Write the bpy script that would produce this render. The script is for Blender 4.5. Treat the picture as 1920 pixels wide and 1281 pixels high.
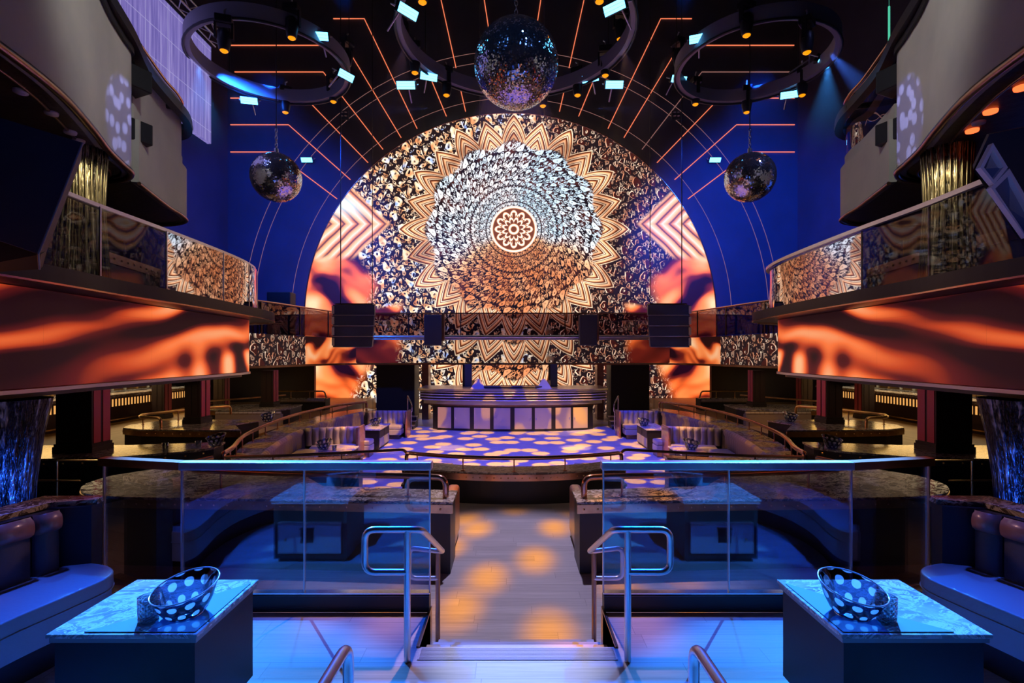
import bpy, bmesh, math, random
from mathutils import Vector, Matrix
PI = math.pi
random.seed(7)
C = bpy.context.scene.collection
sc = bpy.context.scene
for o in list(bpy.data.objects): bpy.data.objects.remove(o)

# ------------------------------------------------------------------ camera, world, exposure, big lights
F, CX, HY, CAMX, CAMZ = 950.0, 960.0, 664.0, -0.035, 1.95
cam_data = bpy.data.cameras.new('camera')
cam_data.sensor_width = 36.0
cam_data.lens = 36.0 * F / 1920.0
cam_data.shift_y = (HY - 640.5) / 1920.0
cam_data.clip_end = 200
cam = bpy.data.objects.new('camera', cam_data); C.objects.link(cam)
cam.location = (CAMX, 0, CAMZ); cam.rotation_euler = (PI/2, 0, 0)
sc.camera = cam
world = bpy.data.worlds.new('world'); sc.world = world; world.use_nodes = True
world.node_tree.nodes['Background'].inputs[0].default_value = (0.02, 0.05, 0.2, 1)
world.node_tree.nodes['Background'].inputs[1].default_value = 0.0
sc.view_settings.view_transform = 'Standard'
sc.view_settings.look = 'None'
sc.view_settings.exposure = 0.0
sc.view_settings.gamma = 1.0
sc.view_settings.use_curve_mapping = False
sc.cycles.use_denoising = True
sc.cycles.max_bounces = 7
sc.cycles.diffuse_bounces = 2
sc.cycles.glossy_bounces = 4
sc.cycles.transmission_bounces = 4
sc.cycles.transparent_max_bounces = 12
sc.cycles.volume_bounces = 0
sc.cycles.sample_clamp_indirect = 4.0
sc.cycles.caustics_reflective = False
sc.cycles.caustics_refractive = False

def at(px, py, Y): return Vector(((px-CX)*Y/F + CAMX, Y, CAMZ - (py-HY)*Y/F))

def aim(o, target):
    d = Vector(target) - o.location
    o.rotation_euler = d.to_track_quat('-Z', 'Y').to_euler()

def gobo(light, scale, hard, colA, colB, seed=0.0, stretch=1.0):
    """a pattern wheel in the lamp: bright patches of colA on a field of colB"""
    light.use_nodes = True
    nt = light.node_tree; n = nt.nodes; l = nt.links
    em = n.get('Emission')
    tc = n.new('ShaderNodeTexCoord')
    sep = n.new('ShaderNodeSeparateXYZ'); l.new(tc.outputs['Normal'], sep.inputs[0])
    ab = n.new('ShaderNodeMath'); ab.operation = 'ABSOLUTE'; l.new(sep.outputs[2], ab.inputs[0])
    cb = n.new('ShaderNodeCombineXYZ')
    for i, k in ((0, 1.0), (1, stretch)):
        dv = n.new('ShaderNodeMath'); dv.operation = 'DIVIDE'; l.new(sep.outputs[i], dv.inputs[0]); l.new(ab.outputs[0], dv.inputs[1])
        mu = n.new('ShaderNodeMath'); mu.operation = 'MULTIPLY_ADD'; mu.inputs[1].default_value = k; mu.inputs[2].default_value = seed
        l.new(dv.outputs[0], mu.inputs[0]); l.new(mu.outputs[0], cb.inputs[i])
    vo = n.new('ShaderNodeTexVoronoi'); vo.inputs['Scale'].default_value = scale; vo.inputs['Randomness'].default_value = 0.9; vo.voronoi_dimensions = '2D'
    l.new(cb.outputs[0], vo.inputs['Vector'])
    r = n.new('ShaderNodeValToRGB'); e = r.color_ramp.elements
    e[0].position = 0.40 - hard; e[0].color = (*colA, 1); e[1].position = 0.40; e[1].color = (*colB, 1)
    l.new(vo.outputs['Distance'], r.inputs[0])
    l.new(r.outputs[0], em.inputs['Color'])

def spot(name, loc, target, power, color, angle, blend=0.3, radius=0.06, gob=None):
    d = bpy.data.lights.new(name, 'SPOT'); d.energy = power; d.color = color
    d.spot_size = math.radians(angle); d.spot_blend = blend; d.shadow_soft_size = radius
    o = bpy.data.objects.new(name, d); C.objects.link(o); o.location = loc; aim(o, target)
    if gob: gobo(d, *gob)
    return o

def area(name, loc, target, power, color, sx, sy):
    d = bpy.data.lights.new(name, 'AREA'); d.energy = power; d.color = color
    d.shape = 'RECTANGLE'; d.size = sx; d.size_y = sy
    o = bpy.data.objects.new(name, d); C.objects.link(o); o.location = loc; aim(o, target)
    return o

BLUE = (0.005, 0.075, 1.0); SKY = (0.02, 0.22, 1.0); AMBER = (1.0, 0.42, 0.12); PEACH = (1.0, 0.5, 0.28); VIOLET = (0.2, 0.13, 1.0)
for s in (-1, 1):
    # blue strobes of the side rings onto the near terrace and its tables
    spot('terrace_strobe', (s*7.7, 12.4, 9.0), (s*1.55, 2.75, 0.3), 27000, (0.05, 0.33, 1.0), 8.6, 0.45, 0.05)
    spot('terrace_wash', (s*3.2, 9.5, 9.0), (s*1.3, 2.9, 0), 9000, (0.002, 0.12, 1.0), 20, 0.8, 0.1)
    spot('sofa_fill', (s*3.5, 3.3, 4.6), (s*3.05, 2.75, 0.4), 800, (0.035, 0.11, 1.0), 27, 0.8, 0.12)  # added lamp just above the sofa, brightens the seat in blue
    # blue wash over the side walls and the grey box fronts
    spot('wall_wash', (s*7.0, 14.5, 10.0), (s*11.5, 24.5, 7.0), 8000 if s < 0 else 14000, BLUE, 70, 0.8, 0.3)
    spot('wall_low_wash', (s*5.5, 15.0, 9.0), (s*10.0, 24.5, 4.0), 2400, BLUE, 60, 0.8, 0.3)
    spot('box_wash', (s*1.5, 5.0, 9.0), (s*6.5, 8.0, 5.9), 1000, (0.75, 0.72, 0.64), 50, 0.8, 0.3)
    spot('box_tip_spot', (s*2.2, 13.5, 8.5), (s*6.3, 8.1, 5.7), 2600, (0.45, 0.45, 1.0), 11, 0.4, 0.01, (30.0, 0.12, (0.7, 0.75, 1.0), (0.02, 0.03, 0.2), 3.0 + s))
    # bar lamps beneath the side balconies, an added red column lamp, booth gobo
    area('bar_glow', (s*12.6, 16.5, 1.4), (s*10.5, 15.5, -0.1), 36, (1.0, 0.55, 0.12), 6.0, 0.3)
    area('walkway_glow', (s*8.0, 10.2, 1.42), (s*7.6, 10.0, 0), 7, (1.0, 0.62, 0.34), 2.4, 2.4)
    area('walkway_glow', (s*7.6, 14.0, 1.42), (s*7.5, 14.0, 0), 10, (1.0, 0.62, 0.3), 2.4, 3.0)
    spot('ledge_glow', (s*6.3, 7.2, 1.4), (s*4.9, 7.1, 0.2), 110, (1.0, 0.8, 0.55), 100, 0.7, 0.15)
    spot('column_red_fill', (s*2.6, 11.5, 1.2), (s*8.0, 11.0, 0.8), 70, (1.0, 0.3, 0.34), 70, 0.8, 0.2)  # added red lamp out in the hall, makes the column sides redder
    spot('booth_gobo', (s*2.6, 12.0, 9.2), (s*4.6, 12.6, -0.4), 1100, (1, 1, 1), 46, 0.4, 0.02, (9.0, 0.1, (1.0, 0.42, 0.06), (0.06, 0.05, 0.42), 1.3*s))
spot('dance_floor_gobo', (0.0, 11.4, 9.3), (0, 14.6, -0.9), 11500, (1, 1, 1), 60, 0.35, 0.02, (15.0, 0.1, (1.0, 0.44, 0.24), (0.025, 0.03, 0.5), 0.3))
spot('booth_front_gobo', (-2.4, 10.4, 9.3), (-1.8, 18.6, -0.4), 900, (0.35, 0.32, 1.0), 18, 0.6, 0.1)
spot('booth_gold_spot', (2.6, 11.5, 9.3), (2.6, 18.6, -0.5), 8000, (1.0, 0.5, 0.04), 7, 0.5, 0.03)
spot('aisle_gobo', (0.3, 8.9, 9.2), (0.0, 5.6, -0.6), 8500, (1, 1, 1), 32, 0.5, 0.09, (13.0, 0.3, (1.0, 0.38, 0.10), (0.2, 0.17, 0.30), 5.3, 0.6))
spot('nosing_fill', (0.0, 8.0, 8.0), (0.0, 3.3, 0), 2600, (0.7, 0.78, 1.0), 8, 0.6, 0.1)  # added lamp that whitens the strip in place of the screen's reflection
spot('booth_warm_spot', (3.6, 12.0, 9.0), (1.6, 18.6, 0.1), 1500, (1.0, 0.6, 0.45), 16, 0.6, 0.05)
for s in (-1, 1): spot('small_ball_fill', (s*9.0, 6.0, 14.0), (s*5.8, 12.5, 6.2), 1800, (0.25, 0.3, 1.0), 8, 0.4, 0.3)  # added lamps that lift the small balls towards violet-blue

# ------------------------------------------------------------------ node helpers
class E:
    """a value in a node tree with ordinary arithmetic"""
    nt = None
    def __init__(s, sock): s.s = sock
    @staticmethod
    def m(op, *a, clamp=False):
        n = E.nt.nodes.new('ShaderNodeMath'); n.operation = op; n.use_clamp = clamp
        for i, v in enumerate(a):
            if isinstance(v, E): E.nt.links.new(v.s, n.inputs[i])
            else: n.inputs[i].default_value = float(v)
        return E(n.outputs[0])
    def __add__(a, b): return E.m('ADD', a, b)
    __radd__ = __add__
    def __sub__(a, b): return E.m('SUBTRACT', a, b)
    def __rsub__(a, b): return E.m('SUBTRACT', b, a)
    def __mul__(a, b): return E.m('MULTIPLY', a, b)
    __rmul__ = __mul__
    def __truediv__(a, b): return E.m('DIVIDE', a, b)
    def __rtruediv__(a, b): return E.m('DIVIDE', b, a)
def fract(x): return E.m('FRACT', x)
def floor_(x): return E.m('FLOOR', x)
def absf(x): return E.m('ABSOLUTE', x)
def sinf(x): return E.m('SINE', x)
def cosf(x): return E.m('COSINE', x)
def sqrtf(x): return E.m('SQRT', x)
def minf(a, b): return E.m('MINIMUM', a, b)
def maxf(a, b): return E.m('MAXIMUM', a, b)
def atan2(a, b): return E.m('ARCTAN2', a, b)
def logf(a): return E.m('LOGARITHM', a, math.e)
def length(a, b): return sqrtf(a*a + b*b)
def smooth(a, b, x):
    n = E.nt.nodes.new('ShaderNodeMapRange'); n.interpolation_type = 'SMOOTHSTEP'
    E.nt.links.new(x.s, n.inputs[0]); n.inputs[1].default_value = a; n.inputs[2].default_value = b
    return E(n.outputs[0])
def vec(x, y, z=0.0):
    n = E.nt.nodes.new('ShaderNodeCombineXYZ')
    for i, v in enumerate((x, y, z)):
        if isinstance(v, E): E.nt.links.new(v.s, n.inputs[i])
        else: n.inputs[i].default_value = v
    return n.outputs[0]
def noise(v, scale, detail=2.0, rough=0.5, dist=0.0):
    n = E.nt.nodes.new('ShaderNodeTexNoise'); E.nt.links.new(v, n.inputs['Vector'])
    n.inputs['Scale'].default_value = scale; n.inputs['Detail'].default_value = detail
    n.inputs['Roughness'].default_value = rough; n.inputs['Distortion'].default_value = dist
    return E(n.outputs[0])
def ramp(x, stops, interp='LINEAR'):
    n = E.nt.nodes.new('ShaderNodeValToRGB'); r = n.color_ramp; r.interpolation = interp
    while len(r.elements) < len(stops): r.elements.new(0.5)
    for e, (p, c) in zip(r.elements, stops): e.position = p; e.color = (*c, 1)
    E.nt.links.new(x.s, n.inputs[0]); return n.outputs[0]
def mixc(f, a, b):
    n = E.nt.nodes.new('ShaderNodeMix'); n.data_type = 'RGBA'
    if isinstance(f, E): E.nt.links.new(f.s, n.inputs[0])
    else: n.inputs[0].default_value = f
    for i, v in ((6, a), (7, b)):
        if isinstance(v, tuple): n.inputs[i].default_value = (*v, 1)
        else: E.nt.links.new(v, n.inputs[i])
    return n.outputs[2]
def scalec(c, f):
    n = E.nt.nodes.new('ShaderNodeVectorMath'); n.operation = 'SCALE'
    E.nt.links.new(c, n.inputs[0])
    if isinstance(f, E): E.nt.links.new(f.s, n.inputs['Scale'])
    else: n.inputs['Scale'].default_value = f
    return n.outputs[0]

def new_mat(name):
    m = bpy.data.materials.new(name); m.use_nodes = True
    E.nt = m.node_tree
    return m, m.node_tree.nodes['Principled BSDF'], m.node_tree
def pbr(name, color, rough=0.5, metal=0.0, emit=None, estr=0.0, bump=None, var=None, spec=0.5, coat=0.0):
    m, b, nt = new_mat(name)
    b.inputs['Base Color'].default_value = (*color, 1); b.inputs['Roughness'].default_value = rough
    b.inputs['Metallic'].default_value = metal; b.inputs['Specular IOR Level'].default_value = spec
    b.inputs['Coat Weight'].default_value = coat
    if emit: b.inputs['Emission Color'].default_value = (*emit, 1); b.inputs['Emission Strength'].default_value = estr
    if var or bump:
        tc = nt.nodes.new('ShaderNodeTexCoord')
    if var:
        scale, c2 = var
        f = noise(tc.outputs['Object'], scale, 4, 0.6)
        nt.links.new(ramp(f, [(0.35, color), (0.68, c2)]), b.inputs['Base Color'])
    if bump:
        f = noise(tc.outputs['Object'], bump[0], 3)
        bn = nt.nodes.new('ShaderNodeBump'); bn.inputs['Strength'].default_value = bump[1]; bn.inputs['Distance'].default_value = 0.01
        nt.links.new(f.s, bn.inputs['Height']); nt.links.new(bn.outputs[0], b.inputs['Normal'])
    return m
def emis(name, color, strength):
    m, b, nt = new_mat(name)
    b.inputs['Base Color'].default_value = (0.02, 0.02, 0.02, 1)
    b.inputs['Emission Color'].default_value = (*color, 1); b.inputs['Emission Strength'].default_value = strength
    return m

# ---------------- mandala video content, in picture units (y up) round the medallion
def mandala(x, y):
    """returns a colour socket; x, y are E values"""
    r = length(x, y)
    th = atan2(y, x)
    # --- ornament cells, used on the ground (square lattice) and in the spiral (polar lattice)
    def cell(u, v):
        a = fract(u) - 0.5; b = fract(v) - 0.5
        def drop(cx, cy, rr, tip=1.0):
            dx = a - cx; dy = (b - cy) * tip
            w = 1.5 + minf(maxf(dy * (1.1 / rr), -0.45), 1.6)
            d = length(dx * w, dy)
            return (1.0 - smooth(rr - 0.03, rr, d)) * smooth(0.025, 0.055, length(dx, dy + rr*0.3))
        def fan(cx, cy, rr, n):
            dx = a - cx; dy = b - cy
            q = length(dx, dy); t = atan2(dx, dy)
            lob = smooth(0.0, 0.5, cosf(t * n))
            up = smooth(-0.1, 0.15, dy / maxf(q, 0.01))
            return (1.0 - smooth(rr - 0.05, rr, q)) * lob * up * smooth(0.02, 0.07, q)
        m = drop(-0.25, 0.2, 0.23)
        m = maxf(m, drop(0.27, -0.2, 0.2, -1.0))
        m = maxf(m, drop(0.06, 0.36, 0.11))
        m = maxf(m, fan(0.2, 0.08, 0.3, 7.0))
        m = maxf(m, fan(-0.2, -0.38, 0.26, 6.0))
        m = maxf(m, drop(0.43, 0.4, 0.1))
        m = maxf(m, drop(-0.43, -0.12, 0.12, -1.0))
        return m
    gx = (x * 0.82 + y * 0.57) / 46.0; gy = (y * 0.82 - x * 0.57) / 46.0
    wob = noise(vec(gx, gy), 2.2, 1.0)
    row = floor_(gy)
    u0 = gx + fract(row * 0.5) + (wob - 0.5) * 0.35; v0 = gy + (wob - 0.5) * 0.3
    g1 = cell(u0, v0)
    g2 = cell(u0 * 1.9 + 0.37, v0 * 1.9 + 0.61)
    fill = maxf(g1, g2 * 0.8)
    hue = noise(vec(gx, gy), 3.1, 1.0)
    gcol = ramp(hue, [(0.3, (0.75, 0.26, 0.1)), (0.45, (1.0, 0.55, 0.28)), (0.6, (1.0, 0.86, 0.7)), (0.72, (0.35, 0.5, 1.0))])
    # right half: fills sink to dark red, only the outlines glow
    right = smooth(20.0, 80.0, x)
    core = smooth(0.55, 0.98, fill)
    outl = core * (1.0 - smooth(0.9, 1.0, cell(u0 - 0.02, v0 + 0.025)))
    gcolR = mixc(outl, (0.05, 0.008, 0.006), ramp(hue, [(0.4, (0.75, 0.3, 0.16)), (0.65, (1.0, 0.75, 0.55))]))
    ground = mixc(core, (0.012, 0.006, 0.008), mixc(right, gcol, gcolR))
    # --- twenty-four pointed border of nested chevrons and leaves
    seg = 2 * PI / 24
    k = fract((th - PI/2) / seg + 24.5) - 0.5
    idx = floor_((th - PI/2) / seg + 24.5)
    alt = fract(idx * 0.5) * 2.0
    prof = absf(k) * 2.0
    leaf = 220.0 - 44.0 * prof * (0.62 + 0.38 * prof)
    chev = 212.0 - 34.0 * prof
    edge = leaf * (1.0 - alt) + chev * alt
    t = (edge - r) / 6.4
    st = fract(t * (1.0 / 2.5))
    bandv = ramp(st, [(0.0, (1.0, 0.86, 0.66)), (0.14, (1.0, 0.62, 0.32)), (0.19, (0.08, 0.014, 0.006)), (0.42, (0.2, 0.045, 0.015)), (0.5, (0.9, 0.36, 0.14)), (0.8, (1.0, 0.6, 0.34)), (0.9, (0.12, 0.03, 0.01))])
    shade = ramp(noise(vec(th * 2.0, r / 60.0), 1.3, 1.0), [(0.35, (0.55, 0.5, 0.5)), (0.6, (1.3, 1.35, 1.45))])
    nmul = E.nt.nodes.new('ShaderNodeMix'); nmul.data_type = 'RGBA'; nmul.blend_type = 'MULTIPLY'; nmul.inputs[0].default_value = 1.0
    E.nt.links.new(bandv, nmul.inputs[6]); E.nt.links.new(shade, nmul.inputs[7])
    col = mixc(smooth(-0.3, 0.3, t), ground, nmul.outputs[2])
    # --- spiral of scales
    lr = logf(maxf(r, 2.0))
    us = th * (26.0 / (2*PI)) + lr * 2.6
    vs = lr * 4.3
    sw = maxf(cell(us, vs), cell(us * 2.0 + 0.3, vs * 1.6 + 0.7) * 0.7)
    lit = noise(vec(x / 90.0, y / 90.0), 1.7, 1.0)
    side = smooth(-0.25, 0.4, cosf(th - 2.2)) * 0.5 + smooth(0.5, 0.95, cosf(th - 0.45)) * 0.6
    bright = (lit * 0.5 + side) 
    scol = ramp(bright, [(0.2, (0.7, 0.22, 0.08)), (0.45, (1.0, 0.55, 0.3)), (0.72, (0.95, 0.95, 1.0)), (0.9, (0.65, 0.85, 1.0))])
    swc = mixc(smooth(0.35, 0.9, sw), ramp(noise(vec(us, vs), 1.3, 1.0), [(0.45, (0.006, 0.004, 0.006)), (0.75, (0.09, 0.02, 0.012))]), scol)
    rim = 163.0 + 7.0 * cosf(th * 12.0)
    col = mixc(1.0 - smooth(-3.0, 3.0, r - rim), col, swc)
    # --- rosette medallion
    ang = absf(fract(th * (12.0 / (2*PI)) + 0.5) - 0.5) * 2.0
    pet = absf(r - (34.0 - 9.0 * ang * ang)); pet2 = absf(r - (21.0 - 7.0 * (1.0 - ang) * (1.0 - ang)))
    ring = minf(absf(r - 42.0), absf(r - 8.0))
    ln = minf(minf(pet, pet2), ring)
    ln = minf(ln, absf(ang - 0.5) * 14.0 + absf(r - 28.0) * 0.4)
    med = ramp(smooth(0.6, 3.4, ln), [(0.0, (1.0, 0.88, 0.78)), (0.5, (0.95, 0.45, 0.22)), (1.0, (0.16, 0.04, 0.02))])
    col = mixc(1.0 - smooth(43.0, 45.0, r), col, med)
    return col

def warm_blur(u, v, stretch=2.0, seed=0.0, dark=0.0):
    """out-of-focus copper ribbons"""
    a = u * 0.90 + v * 0.42; b = v * 0.9 - u * 0.42
    w = noise(vec(u + seed, v, 3.0), 0.8, 1.0)
    n1 = noise(vec(a * (1.0/stretch) + w * 0.9 + seed, b * 1.25 + w * 1.3, seed), 1.25, 1.0, 0.35)
    return ramp(n1, [(0.36 + dark, (0.012, 0.001, 0.001)), (0.43 + dark, (0.16, 0.012, 0.006)), (0.49 + dark, (0.75, 0.11, 0.02)), (0.58 + dark, (1.0, 0.27, 0.07)), (0.72, (1.0, 0.62, 0.34))])

def screen_mat(name, kind, strength, **k):
    m, b, nt = new_mat(name)
    tc = nt.nodes.new('ShaderNodeTexCoord')
    sep = nt.nodes.new('ShaderNodeSeparateXYZ')
    nt.links.new(tc.outputs['UV'], sep.inputs[0])
    u = E(sep.outputs[0]); v = E(sep.outputs[1])      # metres along the screen and up
    if kind == 'wall':
        sx = F / 24.0
        x = u * sx - 2.0; py = HY - (v - CAMZ) * sx        # picture rows of the main wall
        low = smooth(652.0, 654.0, py)
        y = 427.0 - (py - low * 118.0)
        col = mandala(x, y)
        # two blurred star points reaching in from the edges
        ax = absf(x); yy = y - 10.0 + low * 400.0
        point = 236.0 + absf(yy) * 1.05
        inside = smooth(-6.0, 6.0, ax - point) 
        tt = (ax - point) / 26.0
        wv = noise(vec(ax / 60.0, y / 60.0), 1.0, 1.0)
        arrow = ramp(fract(tt + wv * 0.4), [(0.0, (1.0, 0.66, 0.4)), (0.3, (1.0, 0.42, 0.14)), (0.5, (0.06, 0.008, 0.004)), (0.7, (0.9, 0.28, 0.08)), (1.0, (1.0, 0.8, 0.66))])
        ice = smooth(0.0, 40.0, y - 12.0) * (1.0 - smooth(50.0, 75.0, y)) * smooth(6.0, 40.0, ax - point) * (1.0 - smooth(0.0, 60.0, x))
        arrow = mixc(ice * 0.85, arrow, (0.75, 0.95, 1.0))
        col = mixc(inside, col, arrow)
        diag = smooth(-14.0, 14.0, ax - (262.0 + 0.45 * absf(y + 108.0))) * (1.0 - smooth(-62.0, -46.0, y))
        col = mixc(diag, col, warm_blur(ax / 70.0, y / 70.0, 1.3, 2.0, -0.01))
        lowband = (1.0 - smooth(-150.0, -140.0, y + (ax - 236.0) * 0.18)) * smooth(205.0, 225.0, ax) * (1.0 - smooth(-40.0, -20.0, 0.0 - y - 200.0 + 0.0*x))
        col = mixc(lowband * (1.0 - low), col, warm_blur(ax / 80.0, y / 60.0, 2.0, 5.0))
    elif kind == 'bridge':
        sx = F / 21.0
        x = u * sx - 2.0; y = 427.0 - (HY - (v - CAMZ) * sx) + 50.0
        col = mandala(x, y)
        far = smooth(205.0, 225.0, absf(x))
        col = mixc(far, col, warm_blur(absf(x) / 90.0, y / 60.0, 2.2, 4.0))
    elif kind == 'ornate':
        col = mandala(u * 44.0 + 300.0, v * 44.0 + 330.0)
    elif kind == 'ribbon':
        w = noise(vec(u * 0.35, v * 0.8, 2.0), 1.0, 1.0)
        c = v * 0.95 - u * 0.20 + (w - 0.5) * 1.1
        streak = noise(vec(c * 1.25 + 4.0, u * 0.13 + 1.0, 5.0), 1.35, 1.0, 0.4)
        folds = 0.5 + 0.24 * sinf((u + v * 0.25 + w * 0.8) * 6.0) * noise(vec(u * 0.9, v * 0.6, 9.0), 1.0, 1.0) * 1.6
        m1 = smooth(6.5, 9.0, u) * (1.0 - smooth(1.75, 2.3, v))
        n1 = streak * (1.0 - m1 * 0.75) + folds * m1 * 0.78
        n1 = (n1 - 0.5) * 1.35 + 0.475 - (1.0 - smooth(4.3, 7.2, u)) * 0.075
        col = ramp(n1, [(0.38, (0.010, 0.001, 0.002)), (0.46, (0.10, 0.006, 0.006)), (0.52, (0.55, 0.055, 0.012)), (0.60, (1.0, 0.19, 0.045)), (0.72, (1.0, 0.5, 0.24))])
    else:
        col = warm_blur(u * k.get('f', 0.75), v * k.get('g', 0.8), k.get('st', 2.2), k.get('seed', 1.0), k.get('dark', 0.0))
    # LED module seams
    seam = minf(absf(fract(u * 1.0) - 0.5), absf(fract(v * 1.0) - 0.5))
    grid = 0.86 + 0.14 * smooth(0.0, 0.008, seam)
    col = scalec(col, grid * strength)
    b.inputs['Base Color'].default_value = (0.01, 0.01, 0.01, 1); b.inputs['Roughness'].default_value = 0.45
    nt.links.new(col, b.inputs['Emission Color']); b.inputs['Emission Strength'].default_value = 1.0
    return m

def marble(name, base, vein, dark, scale=3.0, rough=0.12, spec=0.5):
    m, b, nt = new_mat(name)
    tc = nt.nodes.new('ShaderNodeTexCoord')
    w = noise(tc.outputs['Object'], scale * 0.6, 4, 0.6, 1.2)
    mp = nt.nodes.new('ShaderNodeVectorMath'); mp.operation = 'MULTIPLY_ADD'
    nt.links.new(tc.outputs['Object'], mp.inputs[0]); mp.inputs[1].default_value = (1, 1, 1)
    nt.links.new(vec(w * 0.5, w * 0.35), mp.inputs[2])
    n2 = noise(mp.outputs[0], scale * 1.5, 6, 0.65, 1.6)
    vn = absf(n2 - 0.5) * 2.0
    body = ramp(w, [(0.32, dark), (0.6, base)])
    col = mixc(smooth(0.02, 0.13, vn), vein, body)
    nt.links.new(col, b.inputs['Base Color']); b.inputs['Roughness'].default_value = rough
    b.inputs['Specular IOR Level'].default_value = spec
    return m

def planks(name, c1, c2, rough=0.35, along='x', width=0.16):
    m, b, nt = new_mat(name)
    tc = nt.nodes.new('ShaderNodeTexCoord'); sep = nt.nodes.new('ShaderNodeSeparateXYZ')
    nt.links.new(tc.outputs['Object'], sep.inputs[0])
    L_, W_ = (E(sep.outputs[0]), E(sep.outputs[1])) if along == 'x' else (E(sep.outputs[1]), E(sep.outputs[0]))
    row = floor_(W_ / width)
    off = fract(row * 0.37 + 0.1) * 2.0
    seam = minf(fract(W_ / width), fract((L_ + off) / 1.3) * 8.0)
    brd = floor_((L_ + off) / 1.3)
    g = noise(vec(L_ * 1.6 + row * 3.7, W_ * 55.0, brd), 1.0, 5, 0.65)
    t = noise(vec(row * 1.31, brd * 2.17), 5.0, 0.0)
    col = ramp(g * 0.7 + t * 0.3, [(0.3, c1), (0.7, c2)])
    col = mixc(smooth(0.0, 0.04, seam), tuple(x*0.72 for x in c1), col)
    nt.links.new(col, b.inputs['Base Color'])
    nt.links.new(ramp(g, [(0.3, (rough,)*3), (0.7, (rough + 0.15,)*3)]), b.inputs['Roughness'])
    return m

def glass(name, tint, refl=0.12, rough=0.0, grazing=0.55):
    m = bpy.data.materials.new(name); m.use_nodes = True; nt = m.node_tree; E.nt = nt
    nt.nodes.remove(nt.nodes['Principled BSDF'])
    out = nt.nodes['Material Output']
    tr = nt.nodes.new('ShaderNodeBsdfTransparent'); tr.inputs[0].default_value = (*tint, 1)
    gl = nt.nodes.new('ShaderNodeBsdfGlossy'); gl.inputs['Roughness'].default_value = rough; gl.inputs[0].default_value = (0.95, 0.95, 1, 1)
    lw = nt.nodes.new('ShaderNodeLayerWeight'); lw.inputs[0].default_value = 0.35
    f = E.m('MULTIPLY_ADD', E(lw.outputs['Fresnel']), grazing, refl, clamp=True)
    mx = nt.nodes.new('ShaderNodeMixShader'); nt.links.new(f.s, mx.inputs[0])
    nt.links.new(tr.outputs[0], mx.inputs[1]); nt.links.new(gl.outputs[0], mx.inputs[2]); nt.links.new(mx.outputs[0], out.inputs[0])
    return m

M = {}
M['floor_blue'] = planks('grey_oak_floor', (0.42, 0.44, 0.46), (0.72, 0.72, 0.72), 0.4)
M['floor_low'] = planks('worn_oak_floor', (0.34, 0.33, 0.33), (0.62, 0.6, 0.58), 0.33)
M['floor_dance'] = planks('dance_floor_oak', (0.55, 0.52, 0.5), (0.8, 0.78, 0.76), 0.3)
M['floor_side'] = planks('honey_oak_floor', (0.32, 0.18, 0.07), (0.55, 0.34, 0.14), 0.35, 'y')
M['wall'] = pbr('navy_wall_paint', (0.03, 0.035, 0.06), 0.7, var=(0.6, (0.045, 0.05, 0.085)))
M['black'] = pbr('black_paint', (0.008, 0.008, 0.01), 0.5)
M['black_metal'] = pbr('black_metal', (0.014, 0.014, 0.02), 0.4, 0.3)
M['dark_wood'] = pbr('black_stained_wood', (0.02, 0.015, 0.014), 0.35, var=(4.0, (0.035, 0.024, 0.02)))
M['brown_soffit'] = pbr('brown_pressed_soffit', (0.028, 0.018, 0.012), 0.4, var=(3.0, (0.05, 0.032, 0.02)), bump=(8.0, 0.8))
M['grey_box'] = pbr('grey_plaster', (0.30, 0.30, 0.29), 0.6, var=(0.8, (0.38, 0.37, 0.35)))
M['red_panel'] = pbr('oxblood_panel', (0.6, 0.075, 0.13), 0.4)
M['brown_panel'] = pbr('umber_panel', (0.035, 0.013, 0.012), 0.45)
M['brass'] = pbr('aged_brass', (0.8, 0.5, 0.2), 0.28, 1.0, var=(6.0, (0.5, 0.3, 0.14)))
M['copper'] = pbr('copper_tube', (0.62, 0.34, 0.24), 0.2, 1.0)
M['bronze'] = pbr('bronze_fascia', (0.33, 0.21, 0.15), 0.28, 1.0, var=(5.0, (0.24, 0.15, 0.11)))
M['steel'] = pbr('brushed_steel', (0.66, 0.64, 0.66), 0.3, 0.85)
M['chrome'] = pbr('polished_steel', (0.8, 0.8, 0.82), 0.12, 1.0)
M['marble_table'] = marble('silver_marble', (0.62, 0.62, 0.62), (0.85, 0.85, 0.85), (0.22, 0.25, 0.27), 4.0, 0.15)
M['marble_dark'] = marble('dark_emperador_marble', (0.11, 0.08, 0.06), (0.62, 0.55, 0.44), (0.05, 0.04, 0.035), 3.2, 0.14)
M['marble_ledge'] = marble('grey_streaked_stone', (0.23, 0.2, 0.19), (0.5, 0.46, 0.42), (0.11, 0.1, 0.1), 2.4, 0.18)
M['leather'] = pbr('grey_leather', (0.42, 0.41, 0.43), 0.38, bump=(40.0, 0.25), coat=0.15)
M['leather_back'] = pbr('dark_grey_leather', (0.06, 0.06, 0.07), 0.4, bump=(40.0, 0.25))
M['leather_roll'] = pbr('cognac_leather', (0.2, 0.085, 0.06), 0.3, var=(9.0, (0.32, 0.15, 0.11)), coat=0.4)
M['tuft'] = pbr('taupe_leather', (0.36, 0.3, 0.29), 0.42)
M['cabinet'] = pbr('charcoal_cabinet', (0.022, 0.024, 0.03), 0.5)
M['cabinet_dark'] = pbr('black_cabinet', (0.012, 0.012, 0.015), 0.4)
M['drawer'] = pbr('grey_drawer_front', (0.34, 0.34, 0.36), 0.45)
M['glass_guard'] = glass('guard_glass', (0.8, 0.82, 0.88), 0.12, 0.0, 0.3)
M['glass_balcony'] = glass('balcony_glass', (0.45, 0.36, 0.4), 0.06, 0.0, 0.4)
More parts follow.
